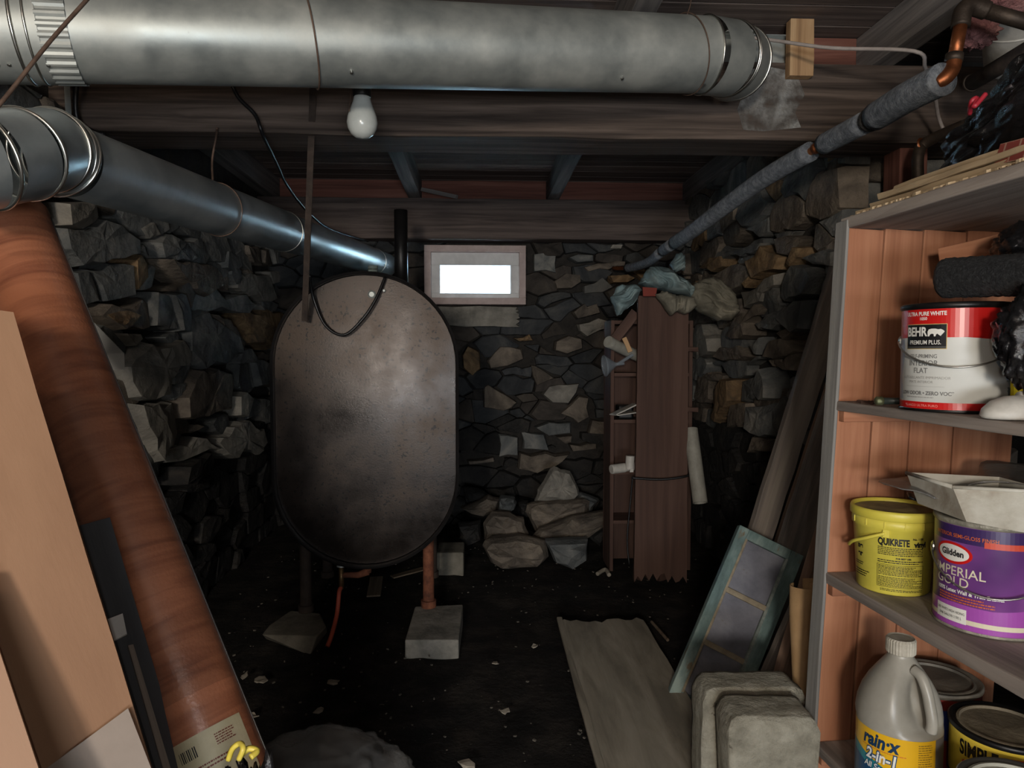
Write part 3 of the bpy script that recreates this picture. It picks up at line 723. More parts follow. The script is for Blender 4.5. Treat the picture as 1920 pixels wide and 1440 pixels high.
# supports under the legs
m_slab = mat('dusty_stone_slab', [S(92, 88, 80), S(118, 113, 102), S(136, 130, 118)], scale=9, rough=.95, bump=.4, bscale=50, spec=.2, dist=.01)
c0, c1, c2_, c3 = G(778, 1137, .055), G(868, 1133, .055), G(860, 1200, .055), G(759, 1200, .055)
blk = MB(); blk.v = [c0, c1, c2_, c3]+[V(p.x, p.y, -.03) for p in (c0, c1, c2_, c3)]
blk.f = [(0, 1, 2, 3), (7, 6, 5, 4), (0, 4, 5, 1), (1, 5, 6, 2), (2, 6, 7, 3), (3, 7, 4, 0)]
o = blk.mk('concrete_block', m_conc, bevel=.006, basis=basis_from(c1-c0, c2_-c1)); tag(o, 'flat grey concrete block under the rusty front tank leg', 'block')
def rock(name, outline, d, thick, m, seed, label, cat='rock', group=None, ground=None, nrm=None):
    """a boulder: silhouette points at depth d, rounded to the front and to the back, with chipped facets"""
    rr = random.Random(seed); pts = [P(x, y, d) for x, y in outline]
    c = sum(pts, V(0, 0, 0))/len(pts); nn = Vector((FWD.x, FWD.y, 0)).normalized()
    q = []
    for i in range(len(pts)):
        a, b = pts[i], pts[(i+1) % len(pts)]
        q.append(a); q.append(a.lerp(b, .5)+V(rr.uniform(-.008, .008), 0, rr.uniform(-.008, .008)))
    n = len(q); vs = []
    for (s, dd) in ((.55, -.5), (.86, -.36), (1.0, -.05), (.95, .25), (.6, .5)):
        for p in q: vs.append(c+(p-c)*(s*rr.uniform(.96, 1.03))+nn*(dd*thick*rr.uniform(.8, 1.15)))
    vs.append(c-nn*thick*.56); vs.append(c+nn*thick*.55)
    fs = []
    for r in range(4):
        for i in range(n):
            j = (i+1) % n; A, B, C, D = r*n+i, r*n+j, (r+1)*n+j, (r+1)*n+i
            fs += [(A, B, C), (A, C, D)] if rr.random() < .5 else [(A, B, D), (B, C, D)]
    for i in range(n):
        fs.append((i, (i+1) % n, 5*n)); fs.append((4*n+i, 4*n+(i+1) % n, 5*n+1))
    if ground is not None:
        for v in vs: v.z = max(v.z, ground)
    o = mk(name, vs, fs, m); return tag(o, label, cat, group)
# left leg stone: flat slab
sl = [G(x, y, .032) for x, y in ((545, 1145), (600, 1150), (612, 1175), (595, 1192), (490, 1190), (505, 1172))]
sb_ = [V(G(x, y, -.02).x, G(x, y, -.02).y, -.02) for x, y in ((545, 1150), (604, 1158), (614, 1190), (580, 1232), (500, 1200), (502, 1185))]
n = 6; o = mk('flat_stone', sl+sb_, [tuple(range(n)), tuple(reversed(range(n, 2*n)))]+[(i, n+i, n+(i+1) % n, (i+1) % n) for i in range(n)], m_slab, bevel=.006)
tag(o, 'flat tan stone under the shadowed left tank leg', 'rock')
cb = P(848, 1040, 3.62); 
o = vbox('concrete_block', cb.x-.075, cb.x+.06, cb.y-.1, cb.y+.1, -.02, .105, m_slab, bevel=.008); tag(o, 'small dusty concrete block beside the rear tank leg', 'block')
# rubble heap in front of the far wall
zg_ = lambda *p: Z(840, 800, 16/3, p)
G_ = 'fallen rocks in front of the far wall'
rock('rock', zg_((350, 1180), (420, 1110), (700, 1080), (960, 1130), (1000, 1290), (920, 1380), (600, 1400), (430, 1350)), 3.74, .22, m_stone_b, 1, 'rounded tan rock lowest in the fallen heap', group=G_, ground=-.02)
rock('rock', zg_((970, 1140), (1400, 1120), (1390, 1300), (1240, 1400), (1060, 1330)), 3.74, .20, m_stone_a, 2, 'dark grey rock at the foot of the heap beside the grey pipe ring', group=G_, ground=-.02)
rock('rock', zg_((350, 960), (440, 850), (620, 860), (760, 920), (810, 1070), (620, 1090), (360, 1120)), 3.95, .19, m_stone_b, 3, 'brown layered rock on the left of the fallen heap', group=G_)
rock('rock', zg_((820, 1130), (900, 1020), (1230, 890), (1620, 830), (1640, 930), (1400, 1100), (1130, 1160), (980, 1120)), 3.96, .19, m_stone_b, 4, 'long slanting brown rock on the right of the fallen heap', group=G_)
rock('rock', zg_((790, 780), (920, 750), (1280, 730), (1420, 740), (1410, 880), (1250, 890), (950, 960), (860, 1040), (800, 900)), 4.15, .19, m_stone_b, 5, 'brown rock carrying the pale pointed rock', group=G_)
rock('rock', zg_((860, 740), (900, 620), (1000, 450), (1060, 395), (1130, 430), (1220, 440), (1280, 560), (1320, 680), (1270, 720), (1200, 755)), 4.22, .17, m_stone_p, 6, 'pale pointed rock on top of the fallen heap', group=G_)
rock('rock', zg_((120, 800), (200, 780), (400, 690), (520, 720), (500, 830), (360, 890)), 4.18, .18, m_stone_b, 7, 'flat grey rock next to the tank rim in the heap', group=G_)
rock('rock', zg_((510, 720), (540, 690), (670, 700), (690, 760), (620, 850), (500, 830)), 4.14, .15, m_stone_a, 8, 'small square rock in the middle of the heap', group=G_)
rock('rock', zg_((1270, 700), (1320, 650), (1510, 720), (1430, 860), (1300, 850)), 4.32, .16, m_stone_a, 9, 'half hidden grey rock behind the brown ones', group=G_)
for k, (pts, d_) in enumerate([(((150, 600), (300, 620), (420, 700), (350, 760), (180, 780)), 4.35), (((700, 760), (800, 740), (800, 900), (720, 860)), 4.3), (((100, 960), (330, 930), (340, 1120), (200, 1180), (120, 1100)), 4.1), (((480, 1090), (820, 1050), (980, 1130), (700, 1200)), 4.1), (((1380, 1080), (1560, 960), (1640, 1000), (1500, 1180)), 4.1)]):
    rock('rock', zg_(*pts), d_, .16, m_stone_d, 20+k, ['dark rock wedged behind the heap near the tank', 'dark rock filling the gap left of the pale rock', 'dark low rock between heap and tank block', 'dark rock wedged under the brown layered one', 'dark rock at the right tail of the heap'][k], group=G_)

# ------------------------------------------------------------------ insulated pipe, copper, cables
m_foam = mat('grey_pipe_foam', [S(92, 98, 106), S(122, 128, 136), S(150, 156, 162)], scale=60, rough=.9, bump=1.0, bscale=150, dist=.006)
m_cop = mat('old_copper', [S(110, 66, 42), S(160, 96, 60), S(184, 122, 80)], scale=16, rough=.42, metal=.85, bump=.1)
m_copd = mat('tarnished_copper', [S(58, 50, 44), S(88, 76, 66)], scale=18, rough=.55, metal=.7, bump=.15)
pth = [P(1768, 148, 1.62), P(1700, 183, 1.74), P(1632, 224, 1.92), P(1545, 270, 2.16), P(1520, 284, 2.22), P(1420, 343, 2.52), P(1300, 432, 3.05), P(1262, 457, 3.4), P(1240, 472, 3.65), P(1215, 492, 4.0), P(1180, 502, 4.35), P(1150, 503, 4.5)]
pr = empty('water_pipe', pth[4], 'water pipe wrapped in grey foam sloping from upper right to the far wall', 'pipe')
MB().tube(spline(pth, 5), .012, n=12).mk('copper_core', m_cop, pr, smooth=True)
seg_ = spline(pth, 8)
def foam(i0, i1, r): MB().tube(seg_[i0:i1], r, n=20).mk('foam_sleeve', m_foam, pr, smooth=True)
foam(0, 16, .037); foam(17, 25, .031); foam(32, 56, .031); foam(57, 64, .028); foam(65, 82, .026)
hang_ring('joint_sleeve', seg_[16], seg_[17]-seg_[15], .022, .011, m_stone_d, pr)
MB().tube([seg_[29], seg_[31]], .017, n=14).mk('coupling', m_cop, pr, smooth=True)
cp = empty('copper_pipe', P(1790, 130, 1.62), 'bare copper riser with an elbow above the insulated pipe', 'pipe')
MB().tube(spline([P(1757, 156, 1.63), P(1775, 144, 1.62), P(1786, 128, 1.62), P(1790, 108, 1.62)], 4), .0165, n=16).mk('elbow', m_cop, cp, smooth=True)
MB().tube([P(1789, 112, 1.62), P(1802, 42, 1.62)], .0145, n=16).mk('riser', m_cop, cp, smooth=True)
MB().tube([P(1788, 116, 1.62), P(1790, 102, 1.62)], .019, n=16).mk('solder_collar', m_copd, cp, smooth=True)
MB().tube(spline([P(1801, 50, 1.62), P(1806, 22, 1.62), P(1822, 12, 1.62), P(1850, 20, 1.62)], 5), .020, n=16).mk('elbow', m_copd, cp, smooth=True)
MB().tube([P(1846, 19, 1.62), P(1960, 52, 1.60)], .0165, n=16).mk('branch', m_copd, cp, smooth=True)
cp2 = empty('copper_pipe', P(1718, 300, 2.3), 'tarnished copper pipe beside the reddish post', 'pipe')
MB().tube(spline([P(1722, 420, 2.25), P(1721, 330, 2.25), P(1722, 290, 2.25), P(1735, 268, 2.25), P(1800, 238, 2.15), P(1900, 200, 2.02)], 5), .0175, n=14).mk('pipe_run', m_copd, cp2, smooth=True)
MB().ring(P(1729, 271, 2.25), P(1800, 238, 2.15)-P(1735, 268, 2.25), .0185, .004, n=20, k=6).mk('solder_collar', m_cop, cp2)
cp3 = empty('iron_pipe', P(1840, 140, 1.9), 'dark iron pipe under the white pail and pink insulation', 'pipe')
MB().tube([P(1820, 157, 2.05), P(1930, 92, 1.75)], .022, n=16).mk('pipe_run', m_drust, cp3, smooth=True)
MB().ring(P(1823, 155, 2.04), P(1930, 92, 1.75)-P(1820, 157, 2.05), .023, .003, n=20, k=6).mk('end_bead', m_copd, cp3)
m_wht = mat('white_cable', [S(150, 140, 134), S(176, 166, 160)], scale=30, rough=.6, bump=.1)
o = MB().tube(spline([P(1405, 70, 2.25), P(1460, 77, 2.2), P(1560, 90, 2.1), P(1714, 96, 1.98), P(1735, 128, 2.0), P(1752, 175, 2.1), P(1760, 220, 2.2), P(1776, 258, 2.22)]), .0055, n=8).mk('electric_cable', m_wht, smooth=True)
tag(o, 'pale flat cable stretched from the duct elbow to the joist and down', 'cable')
m_gry = mat('grey_cable', [S(62, 66, 72), S(88, 92, 98)], scale=30, rough=.6, bump=.1)
o = MB().tube(spline([P(1398, 452, 4.35), P(1396, 400, 4.3), P(1402, 380, 4.2), P(1430, 364, 4.0), P(1490, 354, 3.5), P(1560, 340, 3.1), P(1640, 316, 2.75)]), .011, n=8).mk('electric_cable', m_gry, smooth=True)
tag(o, 'grey cable bending along the top of the right stone wall', 'cable')
o = MB().tube(spline([P(425, 130, 2.18), P(445, 180, 2.2), P(478, 215, 2.21), P(494, 255, 2.23), P(520, 310, 2.5), P(540, 350, 2.9), P(575, 395, 3.2), P(620, 430, 3.6), P(690, 452, 4.2)]), .006, n=8).mk('electric_cable', m_blk, smooth=True)
tag(o, 'black glossy cable draped from the near beam to the window corner', 'cable')
o = MB().tube(spline([P(150, 120, 2.16), P(142, 180, 2.18), P(146, 225, 2.2), P(170, 245, 2.21), P(196, 252, 2.22)]), .0075, n=8).mk('electric_cable', m_blk, smooth=True)
tag(o, 'black cable hanging down the left end of the near beam', 'cable')
o = board('metal_strap', P(124, 130, 2.17), P(129, 215, 2.19), RGT, .018, .003, m_galv, seg=4, wob=.0005, bevel=0); tag(o, 'blue grey metal strap on the left end of the near beam', 'strap')
o = MB().tube([V(P(756, 455, 4.36).x, P(756, 455, 4.36).y, BB-.001), V(P(756, 455, 4.36).x, P(756, 455, 4.36).y, -.005)], .008, n=8).mk('conduit', m_galv2, smooth=True); tag(o, 'slim shiny conduit standing between tank and window', 'conduit')
# light wood block and sheet metal boot on top of the near beam
q0, q1 = P(1476, 28, 2.31), P(1522, 100, 2.31)
o = board('wood_block', V((q0.x+q1.x)/2, 2.31, BT-.055), V((q0.x+q1.x)/2, 2.31, DZ-.004), (1, 0, 0), q1.x-q0.x, .035, m_pine, seg=3); tag(o, 'pale pine block with striped grain on the near beam', 'wood block')
bt = empty('sheet_metal_boot', P(1380, 60, 2.38), 'flat galvanised boot and flange behind the duct elbow', 'duct boot')
g0, g1 = P(1262, 70, 2.36), P(1478, 70, 2.36)
MB().aabb(g0.x, g1.x, 2.36, 2.362, BT+.003, BT+.085).mk('back_panel', m_galv, bt)
MB().aabb(g0.x, g1.x, 2.325, 2.362, BT+.085, BT+.088).mk('flange', m_galv2, bt)
MB().tube([V(g0.x-.02, 2.34, BT+.105), V(g1.x-.11, 2.34, BT+.105)], .011, n=10).mk('flex_conduit', m_ringm, bt)
# ------------------------------------------------------------------ shelf unit on the right
m_redw = wood('orange_pine_panel', [S(130, 86, 64), S(158, 107, 80), S(178, 127, 97)], rand=.10, scale=18, speck=(S(96, 58, 40), .74, 12))
m_greyw = wood('weathered_grey_shelf_wood', [S(112, 104, 98), S(142, 132, 124), S(164, 154, 144)], rand=.08, scale=26)
m_edge = wood('chalky_grey_board_edge', [S(112, 110, 108), S(140, 138, 134), S(164, 162, 156)], rand=.05, scale=26)
sdir = V(RGT.x, RGT.y, 0)*((800-960)/FPX)+V(FWD.x, FWD.y, 0); sdir.normalize()
srgt = sdir.cross(V(0, 0, 1)).normalized()
PO = P(1590, 428, 1.50)
TT, TB = ON(1592, 428, PO, sdir), ON(1530, 1390, PO, sdir)
def SH(u, w, z):
    t = (z-TT.z)/(TB.z-TT.z); e = TT.lerp(TB, t)
    return V(e.x, e.y, z)+srgt*u+sdir*w
Z0 = TT.z; Z1 = ON(1568, 752, PO, sdir).z; Z2 = ON(1547, 1073, PO, sdir).z; Z3 = ON(1567, 1387, PO, sdir).z
sh = empty('shelf_unit', SH(.2, -.4, 0), 'open wooden shelf unit with an orange plank end panel, loaded with paint', 'shelf')
us = [0, .082, .172, .275, .42]
for i in range(4):
    u = (us[i]+us[i+1])/2
    board('plank', SH(u, .012, -.01), SH(u, .012, Z0-.0005), srgt, us[i+1]-us[i]-.003, .022, m_redw, sh, seg=10, wob=.0012, seed=40+i)
board('edge_strip', SH(-.004, .018, -.01), SH(-.004, .018, Z0+.018), sdir, .044, .007, m_edge, sh, seg=12, wob=.001, seed=50)
for i in range(4):
    u = (us[i]+us[i+1])/2
    board('plank', SH(u, -1.02, -.01), SH(u, -1.02, Z0-.0005), srgt, us[i+1]-us[i]-.003, .022, m_redw, sh, seg=6, wob=.0012, seed=60+i)
def shelf_board(z, th, seed, name='shelf_board', u0=-.004):
    return board(name, SH(.208, .024 if z > Z0 else .0, z-th/2), SH(.208, -1.008, z-th/2), srgt, .424, th, m_greyw, sh, seg=10, wob=.002, bevel=.003, seed=seed)
ZT = Z0+.024
shelf_board(ZT, .0235, 1); shelf_board(Z1, .020, 2); shelf_board(Z2, .024, 3); shelf_board(Z3, .022, 4)
for z, th in ((Z1, .020), (Z2, .024), (Z3, .022)):
    board('cleat', SH(.004, -.010, z-th-.012), SH(.40, -.010, z-th-.012), (0, 0, 1), .022, .018, m_redw, sh, seg=3, seed=7)

# ------------------------------------------------------------------ wrapped label helpers
class Wrap:
    def __init__(s, C, axis, e1, R):
        s.C = Vector(C); s.a = Vector(axis).normalized(); e1 = Vector(e1); s.e1 = (e1-s.a*e1.dot(s.a)).normalized()
        s.e2 = s.a.cross(s.e1); s.R = R if callable(R) else (lambda y: R)
    def pt(s, x, y, eps=0):
        r = s.R(y); t = x/r; r += eps
        return s.C+s.a*y+(s.e1*math.cos(t)+s.e2*math.sin(t))*r
def wrap_bm(bm, w, name, m, parent, eps):
    xs_ = [v.co.x for v in bm.verts]
    if not xs_: bm.free(); return None
    step = w.R(0)*.08; k = math.ceil(min(xs_)/step)
    while k*step < max(xs_):
        g = bm.verts[:]+bm.edges[:]+bm.faces[:]
        bmesh.ops.bisect_plane(bm, geom=g, dist=1e-7, plane_co=(k*step, 0, 0), plane_no=(1, 0, 0)); k += 1
    bm.verts.ensure_lookup_table(); bm.verts.index_update()
    vs = [w.pt(v.co.x, v.co.y, eps) for v in bm.verts]; fs = [tuple(v.index for v in f.verts) for f in bm.faces]
    bm.free()
    me = bpy.data.meshes.new(name)
    c = sum(vs, V(0, 0, 0))/len(vs); me.from_pydata([v-c for v in vs], [], fs); me.materials.append(m)
    o = bpy.data.objects.new(name, me); COL.objects.link(o); M = Matrix.Translation(c); o.matrix_basis = M; WM[o] = M; adopt(o, parent)
    return o
def patch(w, pts, m, parent, name='label_patch', eps=.0003):
    bm = bmesh.new(); bm.faces.new([bm.verts.new((x, y, 0)) for x, y in pts])
    if len(pts) > 4: bmesh.ops.triangulate(bm, faces=bm.faces[:])
    ys_ = [p[1] for p in pts]
    return wrap_bm(bm, w, name, m, parent, eps)
def rect(w, x0, x1, y0, y1, m, parent, name='label_patch', eps=.0003): return patch(w, [(x0, y0), (x1, y0), (x1, y1), (x0, y1)], m, parent, name, eps)
def txt(w, s, x, y, size, m, parent, bold=0.0, xs=1.0, shear=0, align='CENTER', eps=.0007, rot=0, name='lettering'):
    cu = bpy.data.curves.new('t', 'FONT'); cu.body = s; cu.size = size; cu.align_x = align; cu.align_y = 'CENTER'; cu.offset = bold; cu.shear = shear
    cu.resolution_u = 3
    ob = bpy.data.objects.new('t', cu); me = ob.to_mesh()
    bm = bmesh.new(); bm.from_mesh(me); ob.to_mesh_clear(); bpy.data.objects.remove(ob); bpy.data.curves.remove(cu)
    cr_, sr_ = math.cos(rot), math.sin(rot)
    for v in bm.verts:
        a, b = v.co.x*xs, v.co.y
        v.co = (x+a*cr_-b*sr_, y+a*sr_+b*cr_, 0)
    return wrap_bm(bm, w, name, m, parent, eps)
def lines(w, x0, x1, y0, y1, n, m, parent, seed=0, thick=.45, eps=.0007, name='fine_print'):
    """illegible small print: rows of short dashes"""
    rr = random.Random(seed); bm = bmesh.new(); dy = (y1-y0)/n
    for i in range(n):
        y = y1-dy*(i+.5); x = x0; h = dy*thick/2; end = x1-(x1-x0)*(rr.random()*.25 if rr.random() < .35 else 0)
        while x < end:
            l = rr.uniform(.0015, .006); e = min(x+l, end)
            bm.faces.new([bm.verts.new(p) for p in ((x, y-h, 0), (e, y-h, 0), (e, y+h, 0), (x, y+h, 0))]); x = e+.0009
    return wrap_bm(bm, w, name, m, parent, eps)
def flat(name, col, rough=.45, coat=0, metal=0): return mat(name, [tuple(c*.93 for c in col), col], scale=14, rough=rough, bump=.04, coat=coat, metal=metal, dist=.002)
ink_k = flat('black_ink', S(22, 22, 24)); ink_w = flat('white_ink', S(226, 224, 216)); ink_r = flat('red_ink', S(196, 30, 28), .3); ink_g = flat('grey_ink', S(120, 120, 118))
ink_navy = flat('navy_ink', S(20, 52, 84)); ink_or = flat('orange_ink', S(196, 96, 48)); ink_gold = flat('gold_ink', S(206, 182, 120))
m_lid = mat('dirty_can_lid', [S(70, 68, 64), S(104, 100, 92), S(132, 126, 116)], scale=10, rough=.65, metal=.1, bump=.2, rvar=.1)
m_rimk = mat('dark_can_rim', [S(24, 24, 26), S(44, 43, 42)], scale=12, rough=.4, metal=.6, bump=.05)
m_rims = mat('steel_can_rim', [S(150, 148, 142), S(178, 176, 168)], scale=12, rough=.35, metal=.9, bump=.05)
def toward(C, deg):           # horizontal direction to the camera turned by deg (minus = viewer's left)
    d = CAM-C; a = math.atan2(d.y, d.x)+math.radians(deg); return V(math.cos(a), math.sin(a), 0)
def bail(C, e_front, R, zc, drop, fwd, parent, m, r=.0017, tilt=0):
    s_ = V(0, 0, 1).cross(e_front); pts = []
    for k in range(25):
        t = math.pi*k/24
        pts.append(C+s_*(-math.cos(t)*(R+.004))+e_front*(math.sin(t)**.8*fwd)+V(0, 0, zc-drop*math.sin(t)**1.1))
    return MB().tube(pts, r, n=8).mk('bail_handle', m, parent, smooth=True)
def paint_can(name, label, C, R, H, m_body, m_rim, m_l, ear_deg=None, group='paint cans on the shelves', bail_drop=.06):
    o = empty(name, C, label, 'paint can', group)
    MB().lathe([(R*.97, 0), (R, .003), (R, H-.004)], C, n=112, cap=False).mk('body', m_body, o, smooth=True)
    MB().lathe([(R+.0015, .0), (R+.0022, .002), (R+.0015, .0045)], C, n=112, cap=False).mk('bottom_rim', m_rim, o, smooth=True)
    MB().lathe([(R, H-.009), (R+.003, H-.006), (R+.003, H), (R, H+.002), (R-.004, H-.001), (R-.012, H-.002)], C, n=112, cap=False).mk('top_rim', m_rim, o, smooth=True)
    MB().lathe([(R-.009, H-.004), (R-.011, H), (R-.015, H+.0005), (R-.017, H-.004), (R-.022, H-.005), (R*.4, H-.0045), (.0005, H-.0045)], C, n=112).mk('lid', m_l, o)
    if ear_deg is not None:
        ef = toward(C, ear_deg); s_ = V(0, 0, 1).cross(ef)
        for sg in (-1, 1): MB().lathe([(.010, 0), (.010, .002), (.005, .005), (0, .005)], C+s_*sg*R+V(0, 0, H*.66), s_*sg, n=14).mk('bail_ear', m_rims, o)
        bail(C, ef, R, H*.66, bail_drop, R*1.12, o, m_rims)
    return o
def spot(px_, d_, z): p = P(px_, 700, d_); return V(p.x, p.y, z)

# ---- white and red interior paint can
C = spot(1788, 1.27, Z1+.0015); R = .0835; H = .186
m_wcan = flat('white_can_print', S(206, 206, 200), .35)
can = paint_can('paint_can', 'white and red paint can with a black brand plate on the upper shelf', C, R, H, m_wcan, m_rimk, m_lid, ear_deg=2, bail_drop=.045)
w = Wrap(C, (0, 0, 1), toward(C, -32), R)
rect(w, -.262, .262, .128, .1775, ink_r, can, eps=.0002)
patch(w, [(.06, .1285), (.16, .120), (.262, .119), (.262, .1285)], ink_r, can, eps=.0002)
rect(w, -.262, .262, .0045, .0165, ink_r, can, eps=.0002)
m_pale = flat('pale_blue_print', S(160, 176, 192), .35)
patch(w, [(.118, .118), (.20, .116), (.20, .022), (.165, .040), (.135, .062), (.112, .088)], m_pale, can, eps=.0002)
patch(w, [(-.09, .125), (-.048, .125), (-.046, .10), (-.056, .06), (-.05, .02), (-.09, .02)], m_pale, can, eps=.0002)
patch(w, [(-.038, .108), (.036, .108), (.036, .1515), (-.038, .1515)], ink_gold, can, eps=.0004)
pt_ = rect(w, -.037, .035, .109, .1505, ink_k, can, 'brand_plate', eps=.0006)
rect(w, -.037, .035, .109, .113, flat('dark_grey_ink', S(70, 70, 68)), can, eps=.0007)
txt(w, 'BEHR', -.036, .1375, .0215, ink_w, pt_, bold=.0007, xs=.78, align='LEFT', eps=.0009)
bear = [(.006, .1300), (.0085, .1300), (.010, .1335), (.0125, .1345), (.0155, .1340), (.016, .1300), (.0185, .1300), (.0195, .1335), (.0215, .1345), (.0235, .1325), (.0265, .1305), (.0275, .1320), (.0255, .1350), (.0280, .1365), (.0315, .1370), (.0322, .1385), (.0295, .1410), (.0265, .1425), (.0225, .1420), (.018, .1432), (.012, .1432), (.0075, .1420), (.0055, .1380)]
patch(w, bear, ink_w, pt_, 'bear_emblem', eps=.0009)
txt(w, 'PREMIUM PLUS.', -.001, .1195, .0105, ink_w, pt_, xs=.80, bold=.0001, eps=.0009)
txt(w, 'ULTRA PURE WHITE', -.002, .1690, .0095, ink_w, can, bold=.0003, xs=.85); txt(w, '1050', -.003, .1605, .0072, ink_w, can, bold=.0002)
txt(w, 'SELF-PRIMING', -.003, .0955, .0095, ink_g, can, xs=.86, bold=.0001); txt(w, 'INTERIOR', -.003, .0835, .0135, ink_g, can, xs=.9, bold=.0001); txt(w, 'FLAT', -.006, .0705, .0130, ink_g, can, xs=.92, bold=.0001)
ink_lg = flat('light_grey_ink', S(164, 162, 158))
txt(w, 'AUTOSELLANTE IMPRIMADOR', -.001, .0585, .0065, ink_lg, can); txt(w, 'MATE INTERIOR', -.006, .0510, .0062, ink_lg, can)
rect(w, -.036, .034, .0432, .0436, ink_lg, can, eps=.0005)
txt(w, 'LOW ODOR \u2022 ZERO VOC*', .000, .0315, .0088, ink_g, can, bold=.0003, xs=.92); lines(w, -.034, .032, .0225, .0265, 1, ink_lg, can, 1)
txt(w, 'BLANCO ULTRA PURO', -.006, .0100, .0060, flat('pink_ink', S(230, 150, 140)), can)
for k in range(4): lines(w, .134+.004*k, .162, .085-.017*k, .096-.017*k, 2, ink_g, can, 5+k)
rect(w, .150, .172, .022, .042, flat('photo_print', S(96, 110, 112)), can, eps=.0005)

# ---- yellow patching compound pail
C = spot(1683, 1.415, Z2+.001); H = .163
Rb = lambda y: .0655+.0105*y/.163
m_yel = mat('yellow_pail_plastic', [S(204, 190, 72), S(222, 208, 88)], scale=10, rough=.45, bump=.05)
pail = empty('plastic_pail', C, 'yellow patching compound pail with black print and a dusty lid', 'pail')
MB().lathe([(.062, 0), (.0655, .003), (Rb(H-.035), H-.035), (Rb(H-.034)+.003, H-.033), (Rb(H), H-.012)], C, n=112).mk('body', m_yel, pail, smooth=True)
MB().lathe([(.0775, H-.016), (.0805, H-.014), (.0805, H-.002), (.0785, H+.003), (.075, H+.002), (.0735, H-.004)], C, n=112, cap=False).mk('lid_rim', m_yel, pail, smooth=True)
MB().lathe([(.074, H-.0045), (.03, H-.004), (0.0005, H-.004)], C, n=48).mk('lid', mat('dusty_lid_film', [S(96, 88, 66), S(134, 124, 88), S(160, 150, 96)], scale=14, rough=.8, bump=.3), pail)
w = Wrap(C, (0, 0, 1), toward(C, -8), Rb)
for k in range(10):
    a = -.11+.035*k
    MB().box(w.pt(a, H-.024, .002), w.e2*.0008, w.e1*.0015, V(0, 0, .006)).mk('rib', m_yel, pail)
txt(w, 'QUIKRETE', -.017, .106, .0185, ink_k, pail, bold=.0008, xs=.64, align='LEFT'); txt(w, 'vinyl', .047, .1035, .0145, ink_k, pail, bold=.0008, xs=.9, align='LEFT'); txt(w, 'No. 1130', .044, .1145, .0055, ink_k, pail, bold=.0002, align='LEFT')
lines(w, -.017, .065, .080, .097, 5, ink_k, pail, 11); txt(w, 'FOR BEST USE:', .028, .075, .0042, ink_k, pail, bold=.0002)
lines(w, -.017, .065, .064, .072, 2, ink_k, pail, 12)
for (x0, x1, y0, y1) in ((-.018, .066, .0612, .0619), (-.018, .066, .0165, .0172), (-.018, -.0173, .0165, .0619), (.0653, .066, .0165, .0619)): rect(w, x0, x1, y0, y1, ink_k, pail, 'print_box', .0007)
lines(w, -.016, .064, .0400, .0600, 7, ink_k, pail, 13); lines(w, -.016, .064, .0180, .0380, 8, ink_k, pail, 14); lines(w, -.012, .066, .0085, .014, 2, ink_k, pail, 15)
txt(w, 'ne', -.057, .0875, .0150, ink_k, pail, bold=.0008); txt(w, 'er', -.057, .0715, .0150, ink_k, pail, bold=.0008)
lines(w, -.075, -.048, .048, .056, 2, ink_k, pail, 16); lines(w, -.078, -.034, .026, .040, 3, ink_k, pail, 17)
s_l = w.pt(-.008, H-.040, .004); 
hp = [w.pt(-.004, H-.040, .003), w.pt(-.03, H-.052, .009), w.pt(-.062, H-.068, .012), w.pt(-.095, H-.085, .010), w.pt(-.13, H-.088, .012), w.pt(-.18, H-.075, .010), w.pt(-.22, H-.045, .004)]
MB().tube(spline(hp, 5), .0034, n=8).mk('bail_handle', m_yel, pail, smooth=True)
MB().box(w.pt(-.002, H-.040, .002), w.e2*.006, w.e1*.002, V(0, 0, .007)).mk('handle_boss', m_yel, pail)

# ---- purple latex enamel can
C = spot(1866, 1.225, Z2+.0015); R = .0835; H = .187
m_pur = mat('purple_can_print', [S(70, 40, 92), S(112, 62, 128), S(150, 92, 160)], scale=5, rough=.35, bump=.03, detail=3)
can = paint_can('paint_can', 'purple enamel paint can with a red and white oval emblem', C, R, H, m_pur, mat('paint_spattered_rim', [S(120, 116, 104), S(180, 174, 158)], scale=30, rough=.5, metal=.4, bump=.3), m_lid, ear_deg=4, bail_drop=.055)
w = Wrap(C, (0, 0, 1), toward(C, -36), R)
m_vio = flat('dark_violet_print', S(58, 38, 88), .35); m_mag = flat('magenta_print', S(160, 78, 168), .35)
rect(w, -.09, .19, .150, .1775, m_vio, can, eps=.0002)
rect(w, .045, .19, .148, .158, flat('red_orange_print', S(196, 70, 48)), can, eps=.0004)
txt(w, 'INTERIOR SEMI-GLOSS FINISH', .012, .1605, .0090, ink_or, can, xs=.9, bold=.0001)
def oval(cx_, cy_, a, b, n=36): return [(cx_+a*math.cos(2*math.pi*k/n), cy_+b*math.sin(2*math.pi*k/n)) for k in range(n)]
patch(w, oval(-.005, .130, .034, .0185), ink_r, can, 'emblem', .0005); em_ = patch(w, oval(-.005, .130, .029, .0140), ink_w, can, 'emblem_centre', .0008)
txt(w, 'Glidden', -.005, .1298, .0150, ink_k, em_, bold=.0005, xs=.88, eps=.0011)
ink_cr = flat('cream_ink', S(214, 206, 180))
txt(w, 'IMPERIAL', .004, .099, .0225, ink_cr, can, bold=.0001, xs=.98); txt(w, 'GOLD', -.006, .0815, .0225, ink_cr, can, bold=.0001, xs=.98)
txt(w, '100% Latex Wall & Trim Enamel', .020, .0655, .0090, ink_w, can, bold=.0003, xs=.92)
lines(w, -.03, .062, .046, .060, 3, ink_or, can, 21)
patch(w, [(-.09, .040), (.0, .046), (.06, .044), (.12, .050), (.19, .048), (.19, .004), (-.09, .004)], m_mag, can, eps=.0002)
rect(w, -.09, .19, .0135, .0215, ink_cr, can, eps=.0004)
